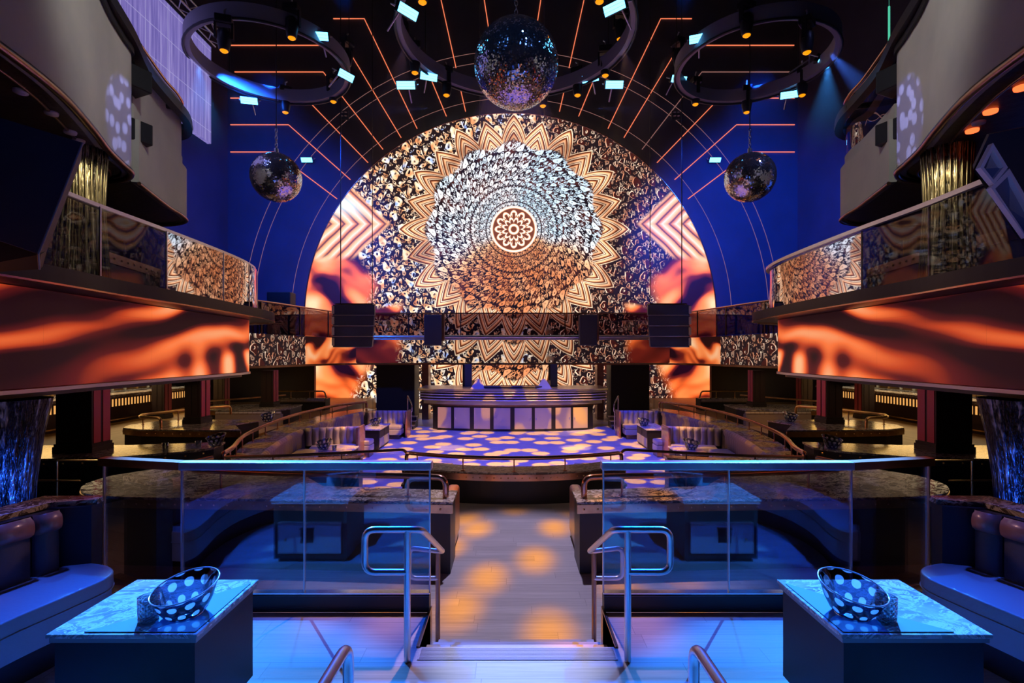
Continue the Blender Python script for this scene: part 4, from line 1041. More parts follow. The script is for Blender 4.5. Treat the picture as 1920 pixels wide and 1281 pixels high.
    seat(si + so[::-1], 'curved leather seat along the ring wall in the far %s booth' % sd)
    seat([(4.95, 17.45), (3.75, 17.45), (3.75, 16.9), (4.95, 16.9)], 'leather seat at the console end of the far %s booth' % sd)
    seat([(4.5, 14.5), (3.95, 14.4), (3.95, 13.95), (4.5, 13.9)], 'small leather seat behind the partition of the %s booths' % sd)
    def low_table(x0, x1, y0, y1, label, doors):
        cx_, cy_ = (x0+x1)/2, (y0+y1)/2; w = (x1-x0)/2; d = (y1-y0)/2
        t = thing('booth_table', label, 'table', (s*cx_, cy_, -0.9), 0, 'booth tables')
        MB().box(-w+0.03, w-0.03, -d+0.03, d-0.03, 0.05, 0.58).build('cabinet', 'cabinet_dark', t)
        MB().box(-w+0.06, w-0.06, -d+0.06, d-0.06, 0.0, 0.05).build('plinth', 'black', t)
        bevel(MB().box(-w, w, -d, d, 0.58, 0.62).build('stone_top', 'marble_table', t), 0.006)
        xi = -s*(w-0.03)
        for k in (0, 1):
            ya = -d+0.06 + k*(d-0.05); yb = ya + d-0.09
            MB().box(xi, xi - s*0.015, ya, yb, 0.08, 0.33).build('door', 'drawer', t)
            MB().box(xi, xi - s*0.01, ya, yb, 0.36, 0.55).build('niche', 'black', t)
        return t
    low_table(3.75, 4.4, 11.3, 12.3, 'stone-topped low cabinet table in the near %s booth' % sd, 2)
    low_table(3.95, 4.58, 15.0, 16.3, 'stone-topped cabinet table with niches in the far %s booth' % sd, 2)
    # plank-topped front ledge of the near booth and its rail
    pf = [(5.2, 9.0), (4.0, 9.35), (2.95, 9.75), (2.95, 10.0), (4.0, 9.75), (4.95, 9.9)]
    ledge('stone_ledge', mir(pf, s), [], -0.9, -0.045, 'narrow stone ledge closing the front of the near %s booth' % sd, 'ledge', 'booth front ledges', 'marble_ledge')
    rp = [(s*2.0, 9.5, -0.6), (s*2.0, 9.45, 0.17), (s*3.0, 9.15, 0.17), (s*4.1, 8.85, 0.17), (s*5.0, 8.75, 0.17)]
    rail('thin dark tube rail in front of the near %s booth' % sd, rounded(rp, 0.12, 5), 0.026, [(s*3.1, 9.12, 0.17), (s*4.2, 8.83, 0.17)], 'bronze', -0.6, 0.014, group='thin booth front rails')

# centre pit wall at the head of the aisle
arc = [(x, 8.56 + 0.125*x*x) for x in [-2.0 + 0.2*i for i in range(21)]]
ins = [(x*0.93, y+0.5) for x, y in arc]
ledge('stone_ledge', arc + ins[::-1], [(x, y-0.02) for x, y in arc], -0.6, -0.06, 'bowed half wall with riveted copper band at the far end of the aisle', 'ledge', None, 'marble_ledge', 'copper', 0.03, 0.11, step=0.12, rr=0.009)
rp = [(-1.93, 9.1, -0.05), (-1.93, 9.1, 0.175)] + [(x, y+0.08, 0.175) for x, y in arc[1:-1]] + [(1.93, 9.1, 0.175), (1.93, 9.1, -0.05)]
rail('dark copper tube rail bowed across the end of the aisle', rounded(rp, 0.13, 3), 0.034, [(x, 8.56+0.125*x*x+0.08, 0.175) for x in (-1.72, -0.88, 0.0, 0.88, 1.72)], 'copper', -0.055, 0.012)
for s in (-1, 1):
    t = thing('low_platform', 'low stone block with stepped side beyond the bowed wall, %s of centre' % SIDE[s], 'block', (s*1.7, 10.2, -0.9), 0, 'low blocks beyond the bowed wall')
    MB().box(-0.35, 0.35, -0.9, 0.9, 0, 0.42).build('body', 'cabinet_dark', t)
    MB().box(-0.37, 0.37, -0.92, 0.92, 0.42, 0.46).build('stone_top', 'marble_ledge', t)
    for k in range(3): MB().box(-s*0.37, -s*(0.40+0.0*k), -0.8, 0.8, 0.08+0.12*k, 0.12+0.12*k).build('side_strip', 'copper', t)

# ------------------------------------------------------------------ music console on the dance floor
dj = thing('music_console', 'wide bowed music console with metal stripes and metal doors, two with gold light tinted in', 'console', (0, 18.5, -0.9))
def bow(w, y0, k, n=24): return [(w*(2*i/n-1), y0 + k*(2*i/n-1)**2 + 0.9*max(0, abs(2*i/n-1)-0.8)**1.5*3) for i in range(n+1)]
def shell(w, y0, k, z0, z1, mat, name, depth=2.0):
    f = bow(w, y0, k)
    return MB().prism(f + [(w, y0+depth+k), (-w, y0+depth+k)], z0, z1).build(name, mat, dj)
shell(3.05, 0.12, 0.45, 0.0, 0.92, 'cabinet_dark', 'lower_body')
shell(3.25, 0.08, 0.5, 0.92, 0.98, 'bronze', 'kick_ledge')
shell(3.4, 0.04, 0.55, 0.98, 1.12, 'steel', 'sloping_fascia')
shell(3.55, 0.0, 0.6, 1.12, 1.48, 'dark_wood', 'upper_body')
shell(3.62, -0.05, 0.6, 1.48, 1.55, 'steel', 'counter_top')
for k in range(4):
    f = bow(3.57, -0.015, 0.6); MB().tube([(x, y, 1.14 + 0.1*k) for x, y in f], 0.018, 6).build('metal_stripe', pbr('stripe_metal', (0.85, 0.8, 0.85), 0.35, 0.3) if k == 0 else bpy.data.materials['stripe_metal'], dj)
dm = [('violet_door', (0.5, 0.5, 0.75)), ('rose_door', (0.62, 0.48, 0.62)), ('violet_door', None), ('lilac_door', (0.6, 0.5, 0.72)), ('umber_door', (0.32, 0.22, 0.24)), ('umber_door', None), ('gold_lit_door', (0.85, 0.6, 0.16)), ('gold_lit_end_door', (0.6, 0.38, 0.14))]
for i, (xa, xb) in enumerate(((817, 843), (849, 879), (887, 917), (924, 955), (963, 995), (1001, 1032), (1040, 1069), (1074, 1102))):
    nm, colr = dm[i]
    mm = bpy.data.materials.get(nm) or pbr(nm, (0.55, 0.5, 0.52) if i < 6 else (0.75, 0.62, 0.4), 0.35, 0.45)  # gold light is tinted into the last two doors, the others stay grey
    x0 = (xa-CX)*18.7/F + 0.0; x1 = (xb-CX)*18.7/F
    def yy(x): return 0.12 + 0.45*(x/3.05)**2 - 0.03
    d = MB().add([(x0, yy(x0), 0.09), (x1, yy(x1), 0.09), (x1, yy(x1), 0.86), (x0, yy(x0), 0.86), (x0, yy(x0)+0.04, 0.09), (x1, yy(x1)+0.04, 0.09), (x1, yy(x1)+0.04, 0.86), (x0, yy(x0)+0.04, 0.86)],
             [(0,1,2,3), (5,4,7,6), (1,5,6,2), (4,0,3,7), (3,2,6,7), (4,5,1,0)]).build('door', mm, dj)
    hx = x1-0.05 if i % 2 == 0 else x0+0.05
    MB().box(hx-0.012, hx+0.012, yy(hx)-0.03, yy(hx)-0.005, 0.42, 0.5).build('handle', 'chrome', d)
for px, k in ((893, 'left'), (1020, 'right')):
    X = (px-CX)*19.0/F
    t = thing('stage_monitor', 'pale wedge speaker standing on the music console, %s one' % k, 'speaker', (X, 19.1, 0.65), 0.15 if k == 'left' else -0.15, 'wedge speakers on the console')
    MB().add([(-0.28, -0.15, 0), (0.28, -0.15, 0), (0.22, 0.2, 0), (-0.22, 0.2, 0), (-0.02 if k == 'left' else 0.02, 0.1, 0.36), (0.12 if k == 'left' else 0.16-0.26, 0.1, 0.36)], [(3,2,1,0), (0,1,5,4), (1,2,5), (2,3,4,5), (3,0,4)] if k == 'left' else [(3,2,1,0), (0,1,4,5), (1,2,4), (2,3,5,4), (3,0,5)]).build('cabinet', 'leather', t)
    MB().box(-0.2, 0.2, 0.2, 0.24, 0, 0.3).build('back_panel', 'speaker', t)
tag(bevel(MB().box(-1.1, 1.1, 19.0, 19.5, 0.65, 0.75).build('mixing_desk', 'cabinet_dark'), 0.02), 'low black mixing desk lying on the music console', 'mixing desk')
for s in (-1, 1):
    t = thing('step_rail', 'slim chrome hand rail beside the steps %s of the console' % SIDE[s], 'rail', (s*3.95, 19.0, -0.9), 0, 'console step rails')
    MB().tube(rounded([(0, 0, 0), (0, 0, 1.25), (s*-0.0, 0.0, 1.28), (-s*0.22, -0.3, 1.0), (-s*0.22, -0.3, 0.7), (-s*0.05, -0.1, 0.7)], 0.08, 4), 0.025, 8).build('tube', 'chrome', t)
    MB().tube([(-s*0.2, -0.3, 0), (-s*0.2, -0.3, 1.0)], 0.02, 8).build('post', 'chrome', t)
    t = thing('side_steps', 'set of three metal-edged steps %s of the console' % SIDE[s], 'steps', (s*4.1, 19.6, -0.9), 0, 'console side steps')
    for k in range(3):
        MB().box(-0.35, 0.35, -0.5+0.3*k, -0.2+0.3*k, 0, 0.14*(k+1)-0.02).build('riser', 'cabinet_dark', t)
        MB().box(-0.36, 0.36, -0.52+0.3*k, -0.2+0.3*k, 0.14*(k+1)-0.02, 0.14*(k+1)).build('tread', 'steel', t)

# ------------------------------------------------------------------ bars under the side balconies
for s in (-1, 1):
    sd = SIDE[s]
    t = thing('bar_counter', 'long bar counter with warm glowing slats on the %s' % sd, 'bar', (s*12.2, 16.0, -0.15), 0, 'bar counters')
    MB().box(0, s*0.6, -4.2, 4.2, 0, 0.78).build('body', 'brown_panel', t)
    MB().box(-s*0.12, s*0.65, -4.25, 4.25, 0.78, 0.86).build('stone_top', 'marble_ledge', t)
    MB().box(-s*0.02, 0, -4.2, 4.2, 0.5, 0.72).build('light_strip', 'bar_led', t)
    for k in range(64): MB().box(-s*0.04, -s*0.02, -4.2+0.13*k, -4.2+0.13*k+0.045, 0.48, 0.74).build('slat', 'brown_panel', t)
    MB().box(-s*0.3, -s*0.26, -4.2, 4.2, 0.12, 0.15).build('foot_rail', 'brass', t)
    t = thing('back_bar', 'lit back-bar shelving along the %s wall' % sd, 'shelving', (s*13.55, 16.0, -0.15), 0, 'back bars')
    MB().box(s*0.2, s*0.4, -4.2, 4.2, 0, 1.58).build('back_panel', 'brass', t)
    for zz in (0.82, 1.1, 1.36): MB().box(-s*0.1, s*0.2, -4.2, 4.2, zz, zz+0.03).build('shelf', 'marble_ledge', t)
    MB().box(-s*0.2, s*0.2, -4.2, 4.2, 0, 0.8).build('cabinet', 'cabinet_dark', t)
    for zz in (1.085, 1.345): MB().box(-s*0.08, -s*0.05, -4.2, 4.2, zz, zz+0.014).build('shelf_light', 'bar_led', t)
    # bottles
    proto = None; rb = random.Random(3)
    for k in range(26):
        yv = 12.3 + 0.28*k; zz = 0.70 if k % 2 else 0.98
        lab = 'small bottle on the back-bar shelving at the %s wall' % sd
        if proto is None:
            proto = tag(MB().lathe([(0.001, 0), (0.045, 0), (0.048, 0.12), (0.02, 0.16), (0.016, 0.22), (0.001, 0.22)], (0, 0, 0), 10).build('bottle', 'bottle'), lab, 'bottle', 'bottles on the %s back bar' % sd)
            proto2 = proto.data.copy(); proto2.materials.clear(); proto2.materials.append(M['bottle_clear'])
            proto.location = (s*13.5, yv, zz)
        else:
            o = proto.copy(); C.objects.link(o); o.location = (s*13.5, yv, zz)
            if k % 3: o.data = proto2
    for k, yv in enumerate((13.4, 15.6)):
        t = thing('till_screen', 'glowing till screen on the %s bar, %s one' % (sd, ['nearer', 'farther'][k]), 'screen', (s*12.6, yv, 0.71), s*0.9, 'till screens')
        MB().box(-0.18, 0.18, 0, 0.02, 0.08, 0.34).build('housing', 'black_metal', t)
        MB().box(-0.16, 0.16, -0.006, 0, 0.1, 0.32).build('screen', 'screen_cyan', t)
        MB().box(-0.03, 0.03, 0, 0.1, 0, 0.1).build('stand', 'black_metal', t)

# ------------------------------------------------------------------ terrace: glass guards, sofas, tables, rails
for s in (-1, 1):
    sd = SIDE[s]
    g = thing('terrace_guard', 'chest-high glass guard with broad steel top rail, %s of the aisle' % sd, 'glass guard', (s*1.6, 3.87, 0), 0, 'terrace guards')
    ox, oy = s*1.6, 3.87
    xs = [0.66, 1.62, 2.555]
    for i in range(2):
        MB().box(s*(xs[i]+0.006)-ox, s*(xs[i+1]-0.006)-ox, -0.007, 0.007, 0.13, 1.07).build('glass_panel', 'glass_guard', g)
    MB().add([(s*2.56-ox, -0.007, 0.13), (s*3.27-ox, 0.143, 0.13), (s*3.27-ox, 0.143, 1.07), (s*2.56-ox, -0.007, 1.07), (s*2.56-ox, 0.007, 0.13), (s*3.27-ox, 0.157, 0.13), (s*3.27-ox, 0.157, 1.07), (s*2.56-ox, 0.007, 1.07)],
             [(0,1,2,3), (5,4,7,6), (1,5,6,2), (4,0,3,7), (3,2,6,7), (4,5,1,0)]).build('glass_panel', 'glass_guard', g)
    for x, y in ((xs[1], 0), (xs[2], 0), (3.27, 0.15), (0.662, 0)):
        MB().box(s*x-ox-0.005, s*x-ox+0.005, y-0.01, y+0.01, 0.13, 1.07).build('joint', 'steel', g)
    bevel(MB().box(s*0.645-ox, s*2.557-ox, -0.045, 0.045, 1.07, 1.13).build('top_rail', 'steel', g), 0.006)
    pr = [(s*2.557-ox, -0.045), (s*3.29-ox, 0.11), (s*3.29-ox, 0.2), (s*2.557-ox, 0.045)]
    MB().prism(pr, 1.07, 1.13).build('top_rail', 'bronze', g)
    MB().box(s*0.66-ox, s*3.4-ox, -0.045, 0.03, 0.0, 0.12).build('kerb', 'cabinet_dark', g)
    MB().box(s*0.66-ox, s*2.56-ox, -0.03, 0.03, 0.12, 0.137).build('bottom_channel', 'chrome', g)
    # stair hand rail (P shaped ends)
    X = s*0.70; t = thing('stair_rail', 'brushed steel hand rail with looped ends, %s side of the aisle steps' % sd, 'hand rail', (X, 3.216, 0), 0, 'aisle step rails')
    lp = [(s*0.0, 0, 0.565), (s*0.26, 0, 0.565), (s*0.275, 0, 0.836), (s*0.26, 0, 0.836), (-s*0.09, 0.0, 0.836), (-s*0.06, 1.29, 0.227), (s*0.22, 1.29, 0.227), (s*0.22, 1.29, -0.045), (-s*0.01, 1.29, -0.045)]
    lp = [(s*0.0, 0, 0.565), (s*0.27, 0, 0.565), (s*0.27, 0, 0.836), (-s*0.09, 0.0, 0.836), (-s*0.065, 1.2, 0.227), (s*0.25, 1.29, 0.227), (s*0.25, 1.29, -0.045), (-s*0.01, 1.29, -0.045)]
    MB().tube(rounded(lp, 0.07, 6), 0.021, 14).build('tube', 'steel', t)
    MB().tube([(0, 0, 0), (0, 0, 0.836)], 0.021, 14).build('post', 'steel', t)
    MB().tube([(-s*0.005, 1.29, -0.6), (-s*0.005, 1.29, 0.227)], 0.021, 14).build('post', 'bronze', t)
    # rail end of the higher step behind
    t = thing('stair_rail', 'curved end of a steel hand rail at the bottom edge, %s of centre' % sd, 'hand rail', (s*0.665, 1.93, 0), 0, 'rear step rails')
    MB().tube(rounded([(0, 0.02, 0), (0, 0.02, 0.835), (0, -0.5, 0.85)], 0.08, 6), 0.021, 14).build('tube', 'steel', t)

    # ---- sofa: curved banquette along the outer side of the terrace
    front = [(p.x, p.y) for p in curve([(3.2, 3.66, 0), (2.9, 3.58, 0), (2.76, 3.42, 0), (2.80, 3.15, 0), (2.88, 2.8, 0), (2.88, 2.4, 0), (2.72, 1.95, 0), (2.35, 1.5, 0), (1.8, 1.2, 0)], 8)]
    sb = [(p.x, p.y) for p in curve([(3.2, 3.66, 0), (3.22, 3.5, 0), (3.3, 3.3, 0), (3.38, 2.9, 0), (3.42, 2.4, 0), (3.25, 1.7, 0), (2.8, 1.05, 0), (2.0, 0.65, 0)], 8)]
    sf = thing('banquette', 'blue-lit leather banquette with cognac top roll, %s side of the terrace' % sd, 'sofa', (s*3.1, 2.8, 0), 0, 'terrace banquettes')
    L2 = lambda pts: [(s*x - s*3.1, y-2.8) for x, y in pts]
    MB().prism(L2([(x+0.1, y-0.03) for x, y in front] + sb[::-1]), 0.0, 0.2).build('plinth', 'black', sf)
    bevel(MB().prism(L2(front + sb[::-1]), 0.2, 0.42).build('seat_base', 'leather', sf), 0.012)
    o = MB().prism(L2([(x-0.012, y) for x, y in front] + sb[::-1]), 0.36, 0.455).build('seat_cushion', 'leather', sf); bevel(o, 0.035, 4)
    MB().tube([(x, y, 0.362) for x, y in L2([(x-0.012, y) for x, y in front])], 0.006, 6).build('piping', 'leather', sf)
    # back panels and rolls
    bb = [p for p in sb if p[1] < 3.56]; nseg = 7
    tot = len(bb)-1
    for i in range(nseg):
        a = bb[int(i*tot/nseg)]; b = bb[int((i+1)*tot/nseg)]
        A = Vector((s*a[0]-s*3.1, a[1]-2.8)); B = Vector((s*b[0]-s*3.1, b[1]-2.8)); d = (B-A).normalized(); nn = Vector((d.y, -d.x))*(1 if s > 0 else -1)
        if nn.x*s > 0: nn = -nn
        A2 = A + d*0.006; B2 = B - d*0.006
        def panel(z0, z1, k0, k1, mat, nm, seg=6):
            vs = []; 
            for r in range(seg+1):
                f = r/seg; z = z0 + (z1-z0)*f; bul = k0 + (k1-k0)*math.sin(PI*f)**0.4
                for P_ in (A2, A2 + d*0.02, B2 - d*0.02, B2):
                    e = bul if P_ in (A2 + d*0.02, B2 - d*0.02) else bul*0.35
                    vs.append((P_.x + nn.x*e, P_.y + nn.y*e, z))
            fs = [(r*4+j, r*4+j+1, (r+1)*4+j+1, (r+1)*4+j) for r in range(seg) for j in range(3)]
            return MB().add(vs, fs, None, True).build(nm, mat, sf)
        panel(0.44, 0.74, 0.05, 0.055, 'leather_back', 'back_panel')
        panel(0.735, 0.87, 0.055, 0.1, 'leather_roll', 'back_roll')
    MB().prism(L2(bb + [(x+0.07, y) for x, y in bb[::-1]]), 0.2, 0.86).build('back_board', 'cabinet_dark', sf)
    MB().prism(L2([(3.03, 3.66), (3.3, 3.58), (3.42, 2.9), (3.46, 2.4), (3.3, 1.7), (2.85, 1.03), (2.95, 0.95), (3.5, 1.7), (3.66, 2.4), (3.62, 2.95), (3.5, 3.75), (3.06, 3.76)]), 0.865, 0.9).build('stone_cap', 'marble_dark', sf)
    MB().prism(L2([(3.04, 3.62), (3.22, 3.56), (3.5, 3.56), (3.5, 3.74), (3.06, 3.74)]), 0.0, 0.865).build('end_panel', 'cabinet', sf)

    # ---- table with drawer on its far side
    tb = thing('cabinet_table', 'square marble-topped cabinet table on the %s of the terrace' % sd, 'table', (s*1.915, 2.735, 0), 0, 'terrace tables')
    bevel(MB().box(-0.365, 0.365, -0.3, 0.3, 0.58, 0.6).build('marble_top', 'marble_table', tb), 0.004)
    MB().box(-0.355, 0.355, -0.29, 0.29, 0.555, 0.58).build('under_rail', 'drawer', tb)
    MB().box(-0.34, 0.34, -0.275, 0.275, 0.04, 0.555).build('cabinet', 'cabinet', tb)
    MB().box(-0.31, 0.31, -0.24, 0.24, 0.0, 0.04).build('plinth', 'black', tb)
    MB().box(-0.3, 0.3, 0.275, 0.28, 0.08, 0.5).build('recess_frame', 'black', tb)
    dr = MB().box(-0.29, 0.29, 0.28, 0.3, 0.1, 0.36).build('drawer', 'drawer', tb)
    MB().box(-0.29, 0.29, 0.28, 0.302, 0.365, 0.385).build('drawer_lip', 'steel', tb)
    MB().box(-s*-0.02-0.06, -s*-0.02+0.06, 0.3, 0.304, 0.2, 0.33).build('handle_recess', 'black', dr)
    MB().box(-s*-0.02-0.065, -s*-0.02+0.065, 0.3, 0.32, 0.325, 0.34).build('handle', 'black_metal', dr)
    MB().tube([(s*0.22, 0.3, 0.23), (s*0.22, 0.315, 0.23)], 0.01, 8).build('lock', 'brass', dr)
    # folded napkin
    x0 = s*1.915
    nk = MB().add([(x0+s*0.19, 2.452, 0.6012), (x0-s*0.345, 2.455, 0.6012), (x0-s*0.345, 2.98, 0.6012), (x0+s*0.0, 2.62, 0.6012)], [(0,1,2,3)] if s < 0 else [(3,2,1,0)])
    nk.add([(x0+s*0.19, 2.452, 0.606), (x0-s*0.345, 2.455, 0.604), (x0-s*0.345, 2.98, 0.604), (x0+s*0.0, 2.62, 0.604)], [(0,1,2,3)] if s < 0 else [(3,2,1,0)])
    nk.add([(x0+s*0.19, 2.452, 0.6012), (x0-s*0.345, 2.455, 0.6012), (x0-s*0.345, 2.455, 0.604), (x0+s*0.19, 2.452, 0.606)], [(0,1,2,3)])
    tag(nk.build('folded_napkin', 'linen'), 'slate-blue napkin folded to a triangle on the %s terrace table' % sd, 'napkin', 'napkins on the terrace tables')
    # tilted-rim dotted bowl
    bx = s*1.725
    bl = [(0.06, 0.0), (0.085, 0.004), (0.11, 0.03), (0.135, 0.08), (0.152, 0.135), (0.163, 0.165)]
    b = thing('dotted_bowl', 'smoked glass bowl with clear dots and slanting rim on the %s terrace table' % sd, 'bowl', (bx, 2.62, 0.605), -s*1.15, 'dotted bowls')
    MB().lathe([(0.001, 0.006), (0.08, 0.006), (0.085, 0.0), (0.001, 0.0)], (0, 0, 0), 32).build('foot_disc', 'crystal', b)
    bl = [(r_*0.94, z_*0.86) for r_, z_ in bl]
    MB().lathe(bl, (0, 0, 0), 64, 0.22*(-s)).build('bowl_wall', 'dotted', b)
    rr = [(0.1532*math.cos(a), 0.1532*math.sin(a), 0.1462 + 0.22*(-s)*0.1532*math.cos(a)) for a in [2*PI*k/64 for k in range(64)]]
    MB().tube(rr, 0.0035, 6, closed=True).build('rim', 'glass_rim', b)
    # cut tumbler
    tx = s*1.875 if s < 0 else 1.86
    c = thing('cut_glass', 'square cut-crystal tumbler beside the bowl, %s terrace table' % sd, 'glass', (tx, 2.565, 0.605), 0.1, 'cut tumblers')
    MB().lathe([(0.043, 0.018), (0.046, 0.03), (0.047, 0.06), (0.048, 0.095), (0.047, 0.11)], (0, 0, 0), 12, 0.0, False).build('cut_wall', 'crystal_body', c)
    MB().lathe([(0.001, 0), (0.044, 0), (0.046, 0.02), (0.001, 0.02)], (0, 0, 0), 12).build('base', 'crystal_body', c)
    MB().lathe([(0.046, 0.11), (0.048, 0.118), (0.044, 0.118)], (0, 0, 0), 24).build('rim', 'crystal', c)

# small bowls and cups on the farther tables
def small_bowl(px, py, Y, z, label, k=1.0):
    X = (px-CX)*Y/F + CAMX
    b = thing('dotted_bowl', label, 'bowl', (X, Y, z), 1.0 if X < 0 else -1.0, 'small bowls on far tables')
    sg = 1 if X < 0 else -1
    MB().lathe([(0.05*k, 0), (0.09*k, 0.01), (0.12*k, 0.06), (0.15*k, 0.15), (0.165*k, 0.2)], (0, 0, 0), 28, 0.25*sg).build('bowl_wall', 'dotted', b)
    MB().tube([(0.166*k*math.cos(a), 0.166*k*math.sin(a), 0.2+0.25*sg*0.166*k*math.cos(a)) for a in [2*PI*j/28 for j in range(28)]], 0.006, 5, closed=True).build('rim', 'crystal', b)
small_bowl(405, 822, 9.6, 0.2, 'dotted glass bowl on the low stone ledge before the left columns')
small_bowl(1560, 828, 9.4, 0.2, 'dotted glass bowl on the low stone ledge before the right columns')
small_bowl(607, 830, 11.8, -0.28, 'dotted glass bowl on the table of the near left booth', 1.1)
small_bowl(1296, 830, 11.8, -0.28, 'dotted glass bowl on the table of the near right booth', 1.1)
small_bowl(704, 795, 15.7, -0.28, 'dotted glass bowl on the table of the far left booth', 1.1)
small_bowl(1207, 795, 15.7, -0.28, 'dotted glass bowl on the table of the far right booth', 1.1)
small_bowl(502, 790, 12.3, 0.3, 'dotted glass bowl on the round-ended left ledge')
small_bowl(1482, 785, 12.3, 0.3, 'dotted glass bowl on the round-ended right ledge')
for px, py, Y, z, lab in ((310, 831, 9.3, 0.2, 'small glass tumbler on the low left stone ledge, outer one'), (372, 829, 9.5, 0.2, 'small glass tumbler on the low left stone ledge, next to the bowl'),
                          (1540, 834, 9.3, 0.2, 'small glass tumbler on the low right stone ledge'), (627, 840, 11.7, -0.28, 'small glass tumbler on the near left booth table')):
    tag(MB().lathe([(0.001, 0), (0.045, 0), (0.055, 0.12), (0.05, 0.12), (0.042, 0.012), (0.001, 0.012)], ((px-CX)*Y/F+CAMX, Y, z), 16).build('tumbler', 'crystal'), lab, 'glass', 'tumblers on far tables')

# ------------------------------------------------------------------ big speakers at the frame edges
def hull(parent, name, mat, pts):
    bm = bmesh.new()
    for p in pts: bm.verts.new(p)
    bmesh.ops.convex_hull(bm, input=bm.verts)
    bm.normal_update(); me = bpy.data.meshes.new(name); bm.to_mesh(me); bm.free(); me.materials.append(M[mat])
    o = bpy.data.objects.new(name, me); C.objects.link(o); o.parent = parent; return o
for s in (-1,):
    base = at(20, 360, 4.2)
    t = thing('corner_speaker', 'large tilted black speaker cabinet hanging at the left edge', 'speaker', base)
    fr = [at(-150, 175, 4.1), at(155, 268, 4.0), at(72, 476, 3.9), at(-150, 400, 3.95)]
    bkp = [at(-150, 225, 4.7), at(152, 300, 4.6), at(88, 470, 4.5), at(-150, 420, 4.6)]
    hull(t, 'cabinet', 'speaker', [p-base for p in fr+bkp])
    MB().tube([fr[1]-base, fr[2]-base], 0.008, 6).build('edge_trim', 'speaker_trim', t)
    dn = at(72, 540, 4.0)
    hull(t, 'lower_cabinet', 'black', [p-base for p in (fr[2]+Vector((0, 0.02, 0)), at(-150, 404, 4.0), at(74, 505, 3.98), at(-150, 520, 4.0), bkp[2], at(-150, 425, 4.6), at(80, 500, 4.5), at(-150, 520, 4.6))])
    MB().tube([fr[2]-base, at(74, 505, 3.97)-base], 0.008, 6).build('edge_trim', 'speaker_trim', t)
    h0 = at(38, 386, 3.985); h1 = at(70, 395, 3.985)
    MB().tube([h0-base, h1-base], 0.018, 8).build('handle_slot', 'black', t)
base = at(1880, 330, 3.8)
t = thing('corner_speaker', 'large tilted horn speaker with pale-rimmed openings at the right edge', 'speaker', base)
fr = [at(1825, 318, 3.8), at(1855, 252, 3.85), at(2060, 210, 3.9), at(2060, 560, 3.8), at(1918, 462, 3.75)]
hull(t, 'cabinet', 'speaker', [p-base for p in fr] + [p+Vector((0.45, 0.5, 0.22))-base for p in fr])
def frame_poly(outer, holes_center, k, name, mat):
    pass
def ring_frame(pts, inner, Y, thick, name, mat, parent):
    O = [at(x, y, Y)-base for x, y in pts]; I = [at(x, y, Y)-base for x, y in inner]; n = len(O)
    D = Vector((0, thick, 0)); vs = O + I + [p+D for p in O] + [p+D for p in I]
    fs = []
    for i in range(n):
        j = (i+1) % n
        fs += [(i, j, n+j, n+i), (2*n+j, 2*n+i, 3*n+i, 3*n+j), (j, i, 2*n+i, 2*n+j), (n+i, n+j, 3*n+j, 3*n+i)]
    return MB().add(vs, fs).build(name, mat, parent)
for a, b in ((((1838, 314), (1862, 268), (1890, 314), (1864, 346)), ((1845, 314), (1862, 280), (1882, 313), (1863, 337))),
             (((1858, 352), (1893, 316), (1960, 430), (1925, 446)), ((1866, 354), (1893, 328), (1950, 430), (1922, 438)))):
    rf = ring_frame(a, b, 3.70, 0.04, 'horn_rim', 'horn_rim', t)
    vs = [at(x, y, 3.72)-base for x, y in b]; cen = sum(vs, Vector())/4 + Vector((0, 0.06, 0))
    MB().add(vs + [cen], [(0,1,4), (1,2,4), (2,3,4), (3,0,4)]).build('horn', 'horn', t)
spot('horn_blue', (2.4, 1.6, 3.6), at(1890, 340, 3.8), 30, (0.02, 0.12, 1.0), 40, 0.6, 0.05)
spot('horn_pink_fill', (1.6, 1.0, 2.4), at(1870, 340, 3.8), 22, (1.0, 0.75, 0.8), 14, 0.6, 0.05)  # added pinkish lamp to brighten the horn rims
spot('speaker_blue', (-2.2, 1.2, 4.6), at(30, 340, 4.0), 26, (0.02, 0.12, 1.0), 60, 0.9, 0.1)

# ------------------------------------------------------------------ mirror balls
def mirror_ball(loc, R, rows, label, topz):
    t = thing('mirror_ball', label, 'mirror ball', loc, 0, 'mirror balls')
    rb = random.Random(int(R*1000)); mb = MB()
    for i in range(rows):
        la = -PI/2 + PI*(i+0.5)/rows; n = max(4, int(rows*2*math.cos(la))); h = PI/rows*0.47
        for k in range(n):
            lo = 2*PI*k/n; w = PI/n*0.94
            jx, jy = rb.gauss(0, 0.0045), rb.gauss(0, 0.0045)
            q = []
            for dl, da, e in ((-w, -h, -jx-jy), (w, -h, jx-jy), (w, h, jx+jy), (-w, h, -jx+jy)):
                rr = R*(1+e*0.35); q.append((rr*math.cos(la+da)*math.cos(lo+dl), rr*math.cos(la+da)*math.sin(lo+dl), rr*math.sin(la+da)))
            mb.add(q, [(0, 1, 2, 3)])
    mb.build('mirror_tiles', 'mirror', t)
    MB().lathe([(0.001, -R*0.985)] + [(R*0.985*math.cos(a), R*0.985*math.sin(a)) for a in [(-PI/2 + PI*k/24) for k in range(1, 24)]] + [(0.001, R*0.985)], (0, 0, 0), 48).build('core', 'black_metal', t)
    MB().tube([(0, 0, R*0.98), (0, 0, R+0.12)], 0.05, 10).build('cap', 'steel', t)
    ch = MB()
    for k in range(6):
        z = R+0.12+0.09*k; ch.tube([(0.03*math.cos(a)*(k % 2), 0.03*math.cos(a)*((k+1) % 2), z+0.06*math.sin(a)) for a in [2*PI*j/8 for j in range(8)]], 0.008, 5, closed=True)
    ch.build('shackle_chain', 'chrome', t)
    MB().tube([(0, 0, R+0.6), (0, 0, topz-loc[2])], 0.012, 6).build('cable', 'black_metal', t)
